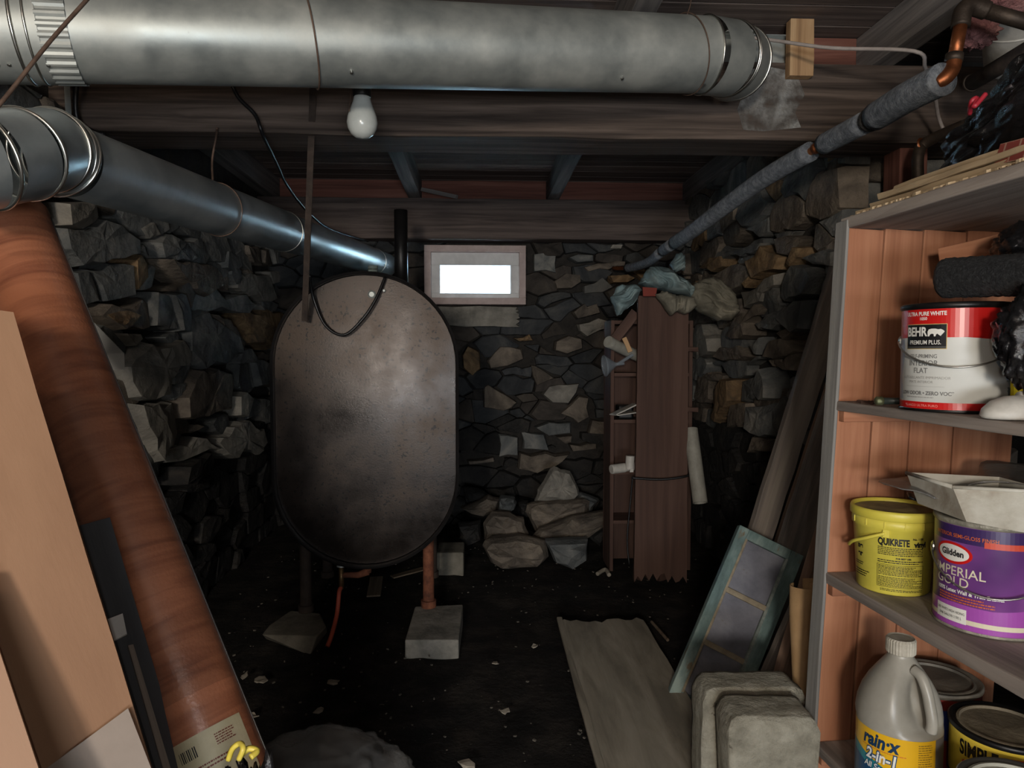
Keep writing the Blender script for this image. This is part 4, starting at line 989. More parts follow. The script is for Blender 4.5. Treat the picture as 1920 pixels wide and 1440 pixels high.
rect(w, -.036, .022, .0125, .0375, ink_w, can, eps=.0006)
txt(w, '5303 WHITE HIGH HIDING', -.007, .0290, .0062, ink_k, can, xs=.72, eps=.0009); txt(w, 'ONE GALLON 3.785 L', -.007, .0205, .0062, ink_k, can, xs=.72, eps=.0009)

# ---- washer fluid jug
C = spot(1702, 1.285, Z3+.001)
prof = [(.060, 0), (.068, .004), (.0715, .012), (.0715, .165), (.0725, .170), (.0735, .180), (.071, .200), (.064, .222), (.053, .243), (.040, .262), (.029, .277), (.0225, .286), (.0205, .290), (.0205, .297)]
JH = .297
m_jug = mat('cloudy_jug_plastic', [S(136, 132, 122), S(152, 148, 138), S(166, 162, 152)], scale=6, rough=.35, bump=.05, spec=.4)
jug = empty('fluid_jug', C, 'cloudy washer fluid jug with a yellow and blue label', 'jug')
jf = toward(C, 46)         # side of the handle
jb = MB(); n = 72
for (r, h) in prof:
    for k in range(n):
        a = 2*math.pi*k/n; d = V(math.cos(a), math.sin(a), 0); rr_ = r
        c_ = d.dot(jf)
        if .165 < h < .27:      # thumb recess either side of the handle
            s_ = math.sin(math.pi*(h-.165)/.105); g = max(0, 1-math.degrees(math.acos(max(-1, min(1, c_))))/62); g = g*g*(3-2*g)
            rr_ = r*(1-.62*s_**.6*g)
        jb.v.append(C+d*rr_+V(0, 0, h))
for i in range(len(prof)-1):
    for k in range(n): jb.f.append((i*n+k, i*n+(k+1) % n, (i+1)*n+(k+1) % n, (i+1)*n+k))
jb.f.append(tuple(range(n))); jb.f.append(tuple((len(prof)-1)*n+k for k in range(n)))
jb.mk('bottle', m_jug, jug, smooth=True)
hd = [C+jf*.030+V(0, 0, .272), C+jf*.046+V(0, 0, .266), C+jf*.058+V(0, 0, .246), C+jf*.066+V(0, 0, .220), C+jf*.071+V(0, 0, .195), C+jf*.069+V(0, 0, .178)]
MB().tube(spline(hd, 5), .0095, n=14).mk('handle', m_jug, jug, smooth=True)
cp_ = MB(); n = 60
for (r, h, k_) in ((.0235, .292, 0), (.0245, .294, 1), (.0245, .317, 1), (.0225, .3205, 0), (.019, .3195, 0)):
    for k in range(n):
        a = 2*math.pi*k/n; q = r+(.0009 if k % 2 and k_ else 0); cp_.v.append(C+V(math.cos(a)*q, math.sin(a)*q, h))
for i in range(4):
    for k in range(n): cp_.f.append((i*n+k, i*n+(k+1) % n, (i+1)*n+(k+1) % n, (i+1)*n+k))
cp_.f.append(tuple(4*n+k for k in range(n))); cp_.mk('cap', mat('grimy_white_cap', [S(150, 144, 130), S(192, 186, 172)], scale=30, rough=.6, bump=.2), jug)
w = Wrap(C+V(0, 0, .017), (0, 0, 1), toward(C, -24), .0716)
ink_y = flat('yellow_label', S(226, 176, 36), .3); ink_teal = flat('teal_label', S(44, 128, 140), .3); ink_blue = flat('blue_label', S(30, 72, 112), .3)
lb_ = rect(w, -.10, .128, .030, .1455, ink_y, jug, 'label', .0003)
patch(w, [(-.10, .112), (-.05, .106), (.0, .088), (.05, .068), (.075, .040), (.075, .030), (-.10, .030)], ink_teal, lb_, 'label_swoosh', .0006)
patch(w, [(-.10, .094), (-.045, .088), (.01, .066), (.04, .046), (.045, .030), (-.10, .030)], ink_blue, lb_, 'label_swoosh', .0009)
txt(w, 'rain\u00b7x', -.002, .1285, .034, ink_navy, lb_, bold=.0013, xs=.80, shear=.2, eps=.0009)
txt(w, '2-in-1', .002, .1015, .028, ink_blue, lb_, bold=.0026, xs=.82, shear=.15, eps=.0013); txt(w, '2-in-1', .002, .1015, .028, ink_w, lb_, bold=.0008, xs=.82, shear=.15, eps=.0018)
txt(w, 'All Season', .0, .0815, .015, ink_blue, lb_, bold=.0014, xs=.9, shear=.15, eps=.0014); txt(w, 'All Season', .0, .0815, .015, ink_w, lb_, bold=.0003, xs=.9, shear=.15, eps=.0018)
lines(w, -.035, .045, .1125, .1155, 1, ink_or, lb_, 31); lines(w, .062, .088, .050, .140, 22, flat('olive_ink', S(120, 96, 40)), lb_, 32, thick=.35)
rect(w, .096, .128, .030, .1455, flat('grey_label', S(112, 108, 110)), lb_, 'label', .0006)

# ---- cans behind the jug
m_redc = mat('red_can_print', [S(120, 40, 34), S(160, 60, 48)], scale=8, rough=.4, bump=.05)
C = spot(1766, 1.41, Z3+.001); c1_ = paint_can('paint_can', 'red paint can half hidden behind the fluid jug', C, .0835, .187, m_redc, m_lid, m_lid)
w = Wrap(C, (0, 0, 1), toward(C, 20), .0835); rect(w, -.1, .1, .10, .158, flat('blue_can_print', S(40, 60, 130)), c1_, eps=.0003)
C = spot(1905, 1.225, Z3+.001); m_ycan = mat('yellow_can_print', [S(196, 170, 50), S(222, 198, 74)], scale=10, rough=.4, bump=.05)
c2c = paint_can('paint_can', 'yellow stain can with black and red lettering and a dusty lid', C, .0835, .187, m_ycan, m_rimk, mat('dusty_brown_lid', [S(84, 76, 62), S(116, 106, 88), S(140, 130, 110)], scale=12, rough=.75, bump=.3))
w = Wrap(C, (0, 0, 1), toward(C, -24), .0835)
txt(w, 'SIMPLE', -.004, .155, .036, ink_k, c2c, bold=.0012, xs=.60); txt(w, 'STAIN', -.002, .121, .034, ink_r, c2c, bold=.0012, xs=.62); rect(w, -.10, .15, .090, .096, ink_k, c2c, eps=.0004)
rect(w, .046, .15, .132, .168, ink_r, c2c, eps=.0004); rect(w, .085, .087, .132, .168, ink_k, c2c, eps=.0006); rect(w, .046, .15, .126, .131, ink_k, c2c, eps=.0006)
C = spot(1942, 1.055, Z3+.001); c3c = paint_can('paint_can', 'open rimmed can with a pale grey lid at the lower corner of the shelf', C, .0835, .178, m_wcan, m_rims, mat('pale_lid', [S(140, 138, 126), S(170, 168, 154)], scale=12, rough=.5, bump=.2))

# ---- small things on the upper shelf
p = P(1640, 738, 1.36); p.z = Z1+.011
br = empty('spray_nozzle', p-V(0, 0, .011), 'small greenish brass nozzle lying beside the white and red can', 'nozzle')
m_brz = mat('verdigris_brass', [S(86, 90, 66), S(120, 124, 92)], scale=30, rough=.45, metal=.7, bump=.2)
nd = srgt*.98-sdir*.2
MB().lathe([(.0, 0), (.006, .001), (.0085, .004), (.0085, .014), (.006, .016)], p, nd, n=16).mk('nozzle_head', m_brz, br, smooth=True)
MB().lathe([(.0065, .016), (.0065, .075), (.004, .077)], p, nd, n=16).mk('stem', mat('dark_green_tube', [S(34, 40, 38), S(56, 64, 60)], rough=.4, bump=.05), br, smooth=True)
rr = random.Random(5); bm_ = MB()
for k in range(120):
    q = SH(rr.uniform(.01, .14), rr.uniform(-.10, -.02), Z1+.001); a = rr.uniform(0, 6.3); l = rr.uniform(.003, .014)
    bm_.box(q, (math.cos(a)*l, math.sin(a)*l, rr.uniform(-.001, .002)), (-math.sin(a)*.0012, math.cos(a)*.0012, 0), (0, 0, .0008))
o = bm_.mk('wood_debris', mat('dark_debris', [S(52, 38, 32), S(92, 66, 54)], bump=0)); tag(o, 'dark splinters and crumbs scattered on the upper shelf board', 'debris', kind='stuff')
# black paint roller lying on the can
r0, r1 = P(1757, 522, 1.235), P(1990, 512, 1.10)
rx = (r1-r0).normalized()
rl = empty('paint_roller', r0.lerp(r1, .5)-V(0, 0, .033), 'black fuzzy paint roller sleeve lying over the white and red can', 'paint roller')
m_fuzz = mat('black_roller_nap', [S(14, 14, 15), S(30, 30, 31), S(52, 52, 52)], scale=160, rough=.6, bump=1.0, bscale=240, dist=.01, stretch=(1, 1, 1))
sl_ = MB(); n = 40
e1 = rx.cross(V(0, 0, 1)).normalized(); e2 = rx.cross(e1); L_ = (r1-r0).length
rr = random.Random(8)
for i in range(60):
    t = i/59; rad = .034*min(1, (1-(max(0, .10-t)/.10)**3*.45))
    for k in range(n):
        a = 2*math.pi*k/n; sl_.v.append(r0+rx*(t*L_)+(e1*math.cos(a)+e2*math.sin(a))*(rad+rr.uniform(-.0013, .0013)))
for i in range(59):
    for k in range(n): sl_.f.append((i*n+k, i*n+(k+1) % n, (i+1)*n+(k+1) % n, (i+1)*n+k))
sl_.f.append(tuple(range(n))); sl_.f.append(tuple(59*n+k for k in range(n)))
sl_.mk('nap_sleeve', m_fuzz, rl, smooth=True)
MB().tube([r0-rx*.002, r0+rx*.02], .012, n=16).mk('core_end', m_redc, rl)
# orange wooden tray edge behind the roller
o = board('wooden_tray', P(1762, 488, 1.44), P(1990, 440, 1.30), V(0, 0, 1), .05, .012, m_redw, seg=6); tag(o, 'orange wooden strip lying behind the black roller', 'wood strip')
# white blob (caulk smoother) at the shelf edge and yellow green packet
o = empty('plastic_scraper', spot(1905, 1.09, Z1), 'white rounded plastic scraper lying at the right end of the upper shelf', 'scraper')
m_wp = mat('dirty_white_plastic', [S(172, 168, 160), S(204, 200, 192)], scale=18, rough=.5, bump=.1, speck=(S(90, 84, 76), .74, 50))
c = spot(1915, 1.10, Z1+.002); dm = MB(); n = 32
for i, (r, h) in enumerate(((.056, 0), (.060, .004), (.057, .014), (.045, .026), (.025, .034), (0.002, .036))):
    for k in range(n):
        a = 2*math.pi*k/n; dm.v.append(c+srgt*r*math.cos(a)*1.05+sdir*r*.62*math.sin(a)+V(0, 0, h))
for i in range(5):
    for k in range(n): dm.f.append((i*n+k, i*n+(k+1) % n, (i+1)*n+(k+1) % n, (i+1)*n+k))
dm.f.append(tuple(range(n))); dm.mk('blade', m_wp, o, smooth=True)
MB().tube([c+V(0, 0, .03)+srgt*.0, c+V(0, 0, .038)+srgt*.10], .012, n=12).mk('grip', m_wp, o, smooth=True)
o = empty('seed_packet', spot(1908, 1.36, Z1), 'small yellow and green carton behind the scraper', 'carton')
c = spot(1912, 1.36, Z1+.0)
for k, (z_a, z_b, m_) in enumerate(((0.0, .012, flat('green_print', S(28, 110, 62))), (.012, .050, flat('yellow_print', S(214, 196, 40))), (.050, .066, flat('green_print2', S(28, 110, 62))))):
    MB().box(c+V(0, 0, (z_a+z_b)/2), srgt*.022, sdir*.012, V(0, 0, (z_b-z_a)/2)).mk('printed_side', m_, o)
# ------------------------------------------------------------------ crumpled things
def crumple(name, c, rad, m, parent=None, seed=0, amp=.18, freq=5.0, sub=5, flat_z=None, axes=None, warp=None, fine=.04):
    """a crumpled sheet or bag: ellipsoid creased along cell borders"""
    bm = bmesh.new(); bmesh.ops.create_icosphere(bm, subdivisions=sub, radius=1.0)
    c = Vector(c); off = V(seed*3.1, seed*7.7, seed*1.3)
    A = axes or (V(1, 0, 0), V(0, 1, 0), V(0, 0, 1))
    vs = []
    for v in bm.verts:
        n = v.co.normalized(); p = n*freq*.5+off
        dl = noise.voronoi(p)[0]; f = (dl[1]-dl[0])
        d2 = noise.voronoi(p*2.3+V(5, 5, 5))[0]; f2 = d2[1]-d2[0]
        s = 1+amp*(f-.35)+amp*.45*(f2-.3)+fine*noise.noise(p*6)+amp*.8*noise.noise(n*1.3+off)
        q = n*s
        if warp: q = warp(q)
        w_ = c+A[0]*q.x*rad[0]+A[1]*q.y*rad[1]+A[2]*q.z*rad[2]
        if flat_z is not None: w_.z = max(w_.z, flat_z)
        vs.append(w_)
    bm.verts.index_update()
    fs = [tuple(v.index for v in f.verts) for f in bm.faces]; bm.free()
    return mk(name, vs, fs, m, parent, smooth=True)
m_bagk = mat('black_bag_plastic', [S(10, 10, 12), S(22, 22, 24)], scale=8, rough=.17, bump=.6, bscale=22, spec=.7, dist=.012)
m_bagc = mat('clear_film_plastic', [S(140, 138, 134), S(172, 170, 166)], scale=8, rough=.14, bump=.9, bscale=16, spec=.9, alpha=.30, dist=.01)
m_tie = mat('yellow_tie_plastic', [S(196, 176, 60), S(222, 204, 96)], scale=20, rough=.4, bump=.1)

# ------------------------------------------------------------------ leaning boards and linoleum roll at the left
m_ply = mat('tan_plywood', [S(124, 92, 69), S(138, 105, 80), S(150, 116, 90)], scale=3.5, stretch=(.25, 1, 1), rough=.75, bump=.12, bscale=30, spec=.3, speck=(S(140, 98, 70), .73, 26))
def quad_board(name, pts, th, m, label, cat, group=None, bevel=.002, seg=(10, 10), parent=None, wob=0.0, seed=0):
    """board given by its four front corners (tl, tr, br, bl) in space and its thickness"""
    tl, tr, br_, bl_ = [Vector(p) for p in pts]; rr = random.Random(seed)
    n = (tr-tl).cross(bl_-tl).normalized()
    if n.dot(CAM-tl) < 0: n = -n
    vs = []; fs = []; a, b = seg
    for k in (0, 1):
        for j in range(b+1):
            for i in range(a+1):
                l = tl.lerp(bl_, j/b); r = tr.lerp(br_, j/b); p = l.lerp(r, i/a)
                e = (tr-tl).normalized()*rr.uniform(-wob, wob) if i in (0, a) else V(0, 0, 0)
                vs.append(p-n*th*k+e)
    N_ = (a+1)*(b+1); ix = lambda i, j, k: k*N_+j*(a+1)+i
    for j in range(b):
        for i in range(a):
            fs.append((ix(i, j, 0), ix(i+1, j, 0), ix(i+1, j+1, 0), ix(i, j+1, 0))); fs.append((ix(i, j, 1), ix(i, j+1, 1), ix(i+1, j+1, 1), ix(i+1, j, 1)))
    for j in range(b):
        fs.append((ix(0, j, 0), ix(0, j+1, 0), ix(0, j+1, 1), ix(0, j, 1))); fs.append((ix(a, j, 0), ix(a, j, 1), ix(a, j+1, 1), ix(a, j+1, 0)))
    for i in range(a):
        fs.append((ix(i, 0, 0), ix(i, 0, 1), ix(i+1, 0, 1), ix(i+1, 0, 0))); fs.append((ix(i, b, 0), ix(i+1, b, 0), ix(i+1, b, 1), ix(i, b, 1)))
    bs = basis_from(bl_-tl, tr-tl)
    o = mk(name, vs, fs, m, parent, basis=bs, bevel=0)
    return tag(o, label, cat, group) if label else o
def foot(px_, py_, d_, x_slope=0):         # point at floor level below an image point
    p = P(px_, py_, d_); return V(p.x, p.y, 0)
def ext(a, b, z):                          # extend line a->b to height z
    t = (z-a.z)/(b.z-a.z); return a+(b-a)*t
tr = P(24, 585, 1.02); br0 = P(288, 1450, .93); br_ = ext(tr, br0, .004)
tl = P(-330, 540, .93); bl_ = ext(tl, P(-66, 1440, .84), .004)
ply = quad_board('plywood_sheet', (tl, tr, br_, bl_), .02, m_ply, 'tan plywood sheet leaning at the left edge of the picture', 'plywood', wob=.0015)
pn_ = (tr-tl).cross(bl_-tl).normalized()
if pn_.dot(CAM-tl) < 0: pn_ = -pn_
pq = [ON(x, y, tl, pn_)+pn_*.0006 for x, y in ((88, 1440), (240, 1328), (288, 1452), (330, 1600), (120, 1600))]
mk('pale_patch', pq+[p-pn_*.0005 for p in pq], [tuple(range(5)), tuple(range(9, 4, -1))]+[(i, (i+1) % 5, 5+(i+1) % 5, 5+i) for i in range(5)], mat('pale_grey_patch', [S(128, 116, 106), S(142, 130, 120)], scale=6, rough=.8, bump=.05), ply)  # paler grey area on the lower part of the plywood
# second, paler board in front of it
m_ply2 = mat('pale_pink_board', [S(150, 117, 93), S(162, 129, 105)], scale=4, stretch=(.2, 1, 1), rough=.7, bump=.08)
tr2 = P(-46, 1085, .86); br2 = ext(tr2, P(72, 1440, .80), .004)
tl2 = tr2+(tl-tr).normalized()*.22; bl2 = ext(tl2, tl2+(br2-tr2), .004)
quad_board('plywood_sheet', (tl2, tr2, br2, bl2), .028, m_ply2, 'paler thick board standing in front of the plywood at the lower left corner', 'plywood')
# roll of linoleum
ra, rb0 = P(14, 412, 1.535), P(408, 1440, 1.22)
rb = ext(ra, rb0, .03); rax = (rb-ra).normalized(); RL = (rb-ra).length
m_lino = bpy.data.materials.new('wood_print_linoleum'); m_lino.use_nodes = True
nt = m_lino.node_tree; N = nt.nodes; L = nt.links; b = N['Principled BSDF']
tc = N.new('ShaderNodeTexCoord'); mp = N.new('ShaderNodeMapping'); mp.inputs['Scale'].default_value = (1, .12, .12)
L.new(tc.outputs['Object'], mp.inputs[0])
n1 = N.new('ShaderNodeTexNoise'); n1.inputs['Scale'].default_value = 30; n1.inputs['Detail'].default_value = 7; n1.inputs['Distortion'].default_value = 1.2; L.new(mp.outputs[0], n1.inputs['Vector'])
cr_ = N.new('ShaderNodeValToRGB'); e = cr_.color_ramp.elements; e[0].position = .25; e[0].color = (*S(118, 68, 49), 1); e[1].position = .6; e[1].color = (*S(170, 108, 78), 1)
L.new(n1.outputs[0], cr_.inputs[0])
sx = N.new('ShaderNodeSeparateXYZ'); L.new(tc.outputs['Object'], sx.inputs[0])
mu = N.new('ShaderNodeMath'); mu.operation = 'MULTIPLY'; mu.inputs[1].default_value = 7.5; L.new(sx.outputs[0], mu.inputs[0])
n0 = N.new('ShaderNodeTexNoise'); n0.noise_dimensions = '1D'
fl = N.new('ShaderNodeMath'); fl.operation = 'FLOOR'; L.new(mu.outputs[0], fl.inputs[0])
wn = N.new('ShaderNodeTexWhiteNoise'); wn.noise_dimensions = '1D'; L.new(fl.outputs[0], wn.inputs['W'])
mr = N.new('ShaderNodeMapRange'); mr.inputs[3].default_value = .78; mr.inputs[4].default_value = 1.2; L.new(wn.outputs['Value'], mr.inputs[0])
hs_ = N.new('ShaderNodeHueSaturation'); L.new(cr_.outputs[0], hs_.inputs['Color']); L.new(mr.outputs[0], hs_.inputs['Value']); L.new(hs_.outputs[0], b.inputs['Base Color'])
b.inputs['Roughness'].default_value = .30; b.inputs['Coat Weight'].default_value = 1.0; b.inputs['Coat Roughness'].default_value = .24
n4 = N.new('ShaderNodeTexNoise'); n4.inputs['Scale'].default_value = 160; n4.inputs['Detail'].default_value = 3; L.new(tc.outputs['Object'], n4.inputs['Vector'])
bmp = N.new('ShaderNodeBump'); bmp.inputs['Strength'].default_value = .22; bmp.inputs['Distance'].default_value = .004; L.new(n4.outputs[0], bmp.inputs['Height']); L.new(bmp.outputs[0], b.inputs['Normal']); L.new(bmp.outputs[0], b.inputs['Coat Normal'])
RR = .080
lr = empty('linoleum_roll', rb-V(0, 0, .03), 'wood printed linoleum roll in clear film leaning against the duct', 'linoleum')
lb = MB().tube([ra.lerp(rb, k/24) for k in range(25)], RR, n=64, cap=False)
lb.mk('rolled_sheet', m_lino, lr, smooth=True, basis=basis_from(rax, RGT))
# film edge along the right side, core holes
cole = [ra.lerp(rb, k/24) for k in range(25)]
vw = Wrap(rb, -rax, CAM-rb0, RR)
MB().tube([vw.pt(RR*1.28, RL*k/20*.98, .001) for k in range(21)], .0014, n=8).mk('film_seam', mat('film_grey', [S(60, 58, 57), S(84, 80, 78)], rough=.25, bump=0), lr, smooth=True)
MB().lathe([(RR*.98, .002), (RR*.6, .004), (.03, .004), (.03, -.05)], ra, -rax, n=40).mk('roll_end', m_ply, lr)
# paper label
m_lab = mat('cream_label_paper', [S(188, 176, 142), S(206, 196, 164)], scale=18, rough=.45, bump=.05, speck=(S(150, 140, 110), .72, 60))
lc = (rb0-rb).dot(-rax)
rot_w = Wrap(rb, -rax, CAM-rb0, RR)
y_top = (P(395, 1365, 1.21)-rb).dot(-rax)
ll_ = rect(rot_w, -.062, .066, y_top-.13, y_top, m_lab, lr, 'label', .0006)
br_ink = flat('brown_ink', S(120, 60, 48))
for k in range(9): rect(rot_w, -.047+.0032*k, -.047+.0032*k+(.0018 if k % 3 else .0009), y_top-.033, y_top-.015, ink_k, ll_, 'barcode_bar', .0011)
lines(rot_w, .012, .045, y_top-.032, y_top-.012, 5, br_ink, ll_, 41, eps=.0011)
lines(rot_w, -.046, .044, y_top-.058, y_top-.046, 2, br_ink, ll_, 42, eps=.0011)
txt(rot_w, "8 X 11'", -.002, y_top-.078, .027, ink_k, ll_, eps=.0011, xs=1.1)

# grey trim strips between plywood and roll
m_trim = mat('slate_grey_vinyl', [S(56, 60, 66), S(78, 82, 88), S(96, 100, 106)], scale=10, stretch=(.1, 1, 1), rough=.5, bump=.1)
g0 = P(150, 985, 1.20); g1 = ext(g0, P(292, 1440, 1.12), .003)
h0 = P(206, 970, 1.24); h1 = ext(h0, P(345, 1440, 1.16), .003)
quad_board('vinyl_trim', (g0, h0, h1, g1), .012, m_trim, 'slate grey trim board squeezed between plywood and linoleum roll', 'trim board')
k0, k1 = P(196, 1163, 1.135), P(230, 1150, 1.15)
quad_board('paper_tag', (k0, k1, P(238, 1188, 1.13), P(205, 1205, 1.115)), .004, m_wsash, 'small white tag on the grey trim board beside the roll', 'tag', seg=(2, 2))
t0_ = P(240, 1210, 1.15); t1_ = ext(t0_, P(300, 1420, 1.115), .003)
u0_ = P(250, 1208, 1.155); u1_ = ext(u0_, P(314, 1420, 1.12), .003)
quad_board('vinyl_trim', (t0_, u0_, u1_, t1_), .006, m_greyw, 'thin pale grey strip lying along the slate trim board', 'trim board', seg=(2, 8))

# foam block resting on the stones behind the roll
fb_ = [ON(x, y, (XL+.16, 0, 0), V(1, 0, 0)) for x, y in ((150, 605), (176, 610), (232, 664), (172, 684))]
m_foamw = mat('white_foam_board', [S(176, 176, 172), S(196, 196, 192)], scale=10, rough=.8, bump=.1)
fz = MB(); q = fb_
fc = sum(q, V(0, 0, 0))/4
a_, b_, c_, d_ = P(62, 592, 2.02), P(178, 604, 2.04), P(234, 662, 1.92), P(90, 672, 1.84)
fz.v = [a_, b_, c_, d_]+[v+V(-.0, 0, -.045) for v in (a_, b_, c_, d_)]
fz.f = [(0, 1, 2, 3), (7, 6, 5, 4), (0, 4, 5, 1), (1, 5, 6, 2), (2, 6, 7, 3), (3, 7, 4, 0)]
o = fz.mk('foam_board', m_foamw, bevel=.003); tag(o, 'white foam board corner sticking out behind the linoleum roll', 'foam board')

# ------------------------------------------------------------------ bags on the floor in front
bc = P(600, 1470, 1.56); 
bag = empty('trash_bag', V(bc.x, bc.y, 0), 'black trash bag under cloudy clear film at the bottom edge', 'trash bag')
top = P(600, 1385, 1.56).z
crumple('bag_body', V(bc.x, bc.y, top*.48-.01), (.175, .17, top*.52), m_bagk, bag, seed=3, amp=.3, freq=4.5, flat_z=.002, warp=lambda q: V(q.x*(1.08-.25*max(0, q.z)**3), q.y, q.z if q.z < .80 else .80+(q.z-.80)*.25))
fm = []
fmv = [P(x, y, d) for x, y, d in ((505, 1412, 1.22), (545, 1372, 1.30), (620, 1374, 1.34), (712, 1368, 1.36), (738, 1384, 1.32), (650, 1392, 1.20), (560, 1412, 1.16))]
crumple('clear_film', V(bc.x+.018, bc.y-.015, top*.53-.005), (.18, .175, top*.545), m_bagc, bag, seed=6, amp=.22, freq=4, flat_z=.004, warp=lambda q: V(q.x*(1.05-.15*max(0, q.z)**3), q.y, q.z if q.z < .84 else .84+(q.z-.84)*.3))
bc2 = P(482, 1500, .965)
bag2 = empty('trash_bag', V(bc2.x, bc2.y, 0), 'small knotted black bag with a yellow tie beside the linoleum label', 'trash bag')
top2 = P(470, 1412, .985).z
crumple('bag_body', V(bc2.x, bc2.y, top2*.5-.01), (.07, .06, top2*.56), m_bagk, bag2, seed=9, amp=.25, freq=7, flat_z=.002)
tp = P(458, 1402, 1.08)
MB().tube(spline([P(428, 1425, .97), P(436, 1404, .97), P(450, 1394, .97), P(456, 1404, .96), P(448, 1424, .96)], 5), [.004]*21, n=6).tube(spline([P(452, 1416, .97), P(466, 1404, .97), P(482, 1408, .97), P(470, 1420, .96)], 5), .0045, n=6).mk('tie', m_tie, bag2, smooth=True)

# ------------------------------------------------------------------ plank on the floor
m_fl = wood('dusty_grey_plank', [S(120, 114, 102), S(146, 139, 125), S(164, 156, 142)], rand=.05, scale=14, st=.15, speck=(S(84, 76, 66), .73, 30))
f0, f1 = G(1125, 1164, .012), G(1250, 1455, .012)
e0, e1_ = G(1046, 1152, .012), G(1200, 1178, .012)
fw_ = (e1_-e0).length
fl_ = empty('floor_plank', V(f0.x, f0.y, 0).lerp(V(f1.x, f1.y, 0), .5), 'wide dusty grey plank with a broken end lying on the dirt', 'plank')
dr_ = (V(f1.x, f1.y, 0)-V(f0.x, f0.y, 0)).normalized(); perp = V(0, 0, 1).cross(dr_)
board('plank_board', V(f0.x, f0.y, .013)-dr_*.0, V(f0.x, f0.y, .013)+dr_*1.55, perp, .345, .022, m_fl, fl_, seg=16, jagA=.06, wob=.002, seed=4)
board('edge_lip', V(f0.x, f0.y, .020)-dr_*.015+perp*.165*(1 if (perp.dot(RGT) < 0) else -1), V(f0.x, f0.y, .020)+dr_*1.54+perp*.165*(1 if (perp.dot(RGT) < 0) else -1), perp, .022, .010, m_fl, fl_, seg=12, wob=.002, seed=5)
# debris on the dirt
m_grav = mat('dark_gravel', [S(60, 56, 50), S(110, 104, 94)], scale=30, rough=.9, bump=.1)
m_scr = mat('pale_scrap', [S(120, 112, 100), S(160, 152, 138)], scale=30, rough=.9, bump=.1)
m_twig = wood('dry_twig', [S(84, 72, 60), S(120, 106, 90)], rand=.2)
rr = random.Random(12)
dbs = MB()
for k in range(420):
    x = rr.uniform(-1.1, 1.15); y = rr.uniform(1.5, 4.2); s_ = rr.uniform(.0015, .005)
    a = rr.uniform(0, 6.3); b2 = a+1.57
    dbs.box((x, y, .002+s_*.3), (math.cos(a)*s_, math.sin(a)*s_, rr.uniform(-.3, .3)*s_), (math.cos(b2)*s_*.6, math.sin(b2)*s_*.6, 0), (0, 0, s_*.45))
o = dbs.mk('gravel', m_grav); tag(o, 'tiny pale crumbs and gravel strewn over the dirt floor', 'gravel', kind='stuff')
def chip(px_, py_, w_, h_, label, seed, name='paper_scrap', m=None, cat='scrap'):
    r_ = random.Random(seed); c = G(px_, py_, .004); pts = []; n = 9
    for k in range(n):
        a = 2*math.pi*k/n; q = r_.uniform(.55, 1.1); pts.append(c+V(math.cos(a)*w_*q, math.sin(a)*h_*q*2.2, r_.uniform(0, .008)))
    o = mk(name, pts+[p+V(0, 0, .003) for p in pts], [tuple(reversed(range(n))), tuple(range(n, 2*n))]+[(i, (i+1) % n, n+(i+1) % n, n+i) for i in range(n)], m or m_scr)
    return tag(o, label, cat, 'scraps on the dirt floor')
for k, (x, y, w_, h_, l) in enumerate([(488, 1278, .024, .014, 'torn pale scrap highest of those beside the roll'), (458, 1270, .016, .012, 'crumpled pale scrap closest to the roll shadow'), (625, 1282, .022, .008, 'slim pale scrap on the dirt below the orange hose'), (598, 1335, .018, .010, 'triangular pale scrap in front of the trash bag'), (472, 1346, .022, .010, 'ragged scrap beside the lower end of the roll'), (876, 1436, .026, .010, 'flat pale scrap at the bottom middle of the dirt'), (1003, 1213, .014, .008, 'small pale chip left of the grey plank'), (928, 1247, .014, .007, 'small chip in front of the concrete block'), (945, 1336, .018, .008, 'brown chip in the middle of the open dirt')]):
    chip(x, y, w_, h_, l, 70+k)
o = MB().tube([G(1222, 1166, .008), G(1252, 1200, .010)], .006, n=8).mk('stick', m_twig); tag(o, 'straight dry stick beside the broken plank end', 'stick')
o = MB().tube(spline([G(1120, 1076, .006), G(1135, 1068, .012), G(1142, 1078, .006)]), .010, n=8).mk('bone_shaped_stick', m_scr); tag(o, 'pale knobbly stick on the dirt left of the tall board', 'stick')
o = board('wood_scrap', G(706, 1082, .03), G(700, 1118, .006), RGT, .062, .008, m_twig, seg=3); tag(o, 'short flat wood scrap lying under the tank', 'wood scrap')
o = board('wood_scrap', G(735, 1082, .015), G(795, 1066, .03), V(0, 1, 0), .05, .006, m_twig, seg=3); tag(o, 'dark sliver of wood behind the rusty tank leg', 'wood scrap')
rg = G(1148, 1016, .0); rg.z = .052
o = empty('pipe_ring', V(rg.x, rg.y, 0), 'grey plastic pipe end lying at the foot of the tall board', 'pipe')
m_pvc = mat('dusty_white_pvc', [S(140, 138, 128), S(174, 172, 162)], scale=14, rough=.5, bump=.1, speck=(S(84, 78, 70), .72, 40))
m_pvcd = mat('dark_pipe_inside', [S(30, 28, 26), S(44, 42, 40)], rough=.9, bump=0)
MB().lathe([(.030, 0), (.0345, .0), (.0345, .16), (.030, .16), (.030, .0)], rg-V(0, .0, .016), V(.1, 1, 0), n=28, cap=False).mk('pipe_wall', m_pvc, o, smooth=False)
MB().lathe([(.0295, .06), (.0, .06)], rg-V(0, .0, .016), V(.1, 1, 0), n=28).mk('pipe_bore', m_pvcd, o)

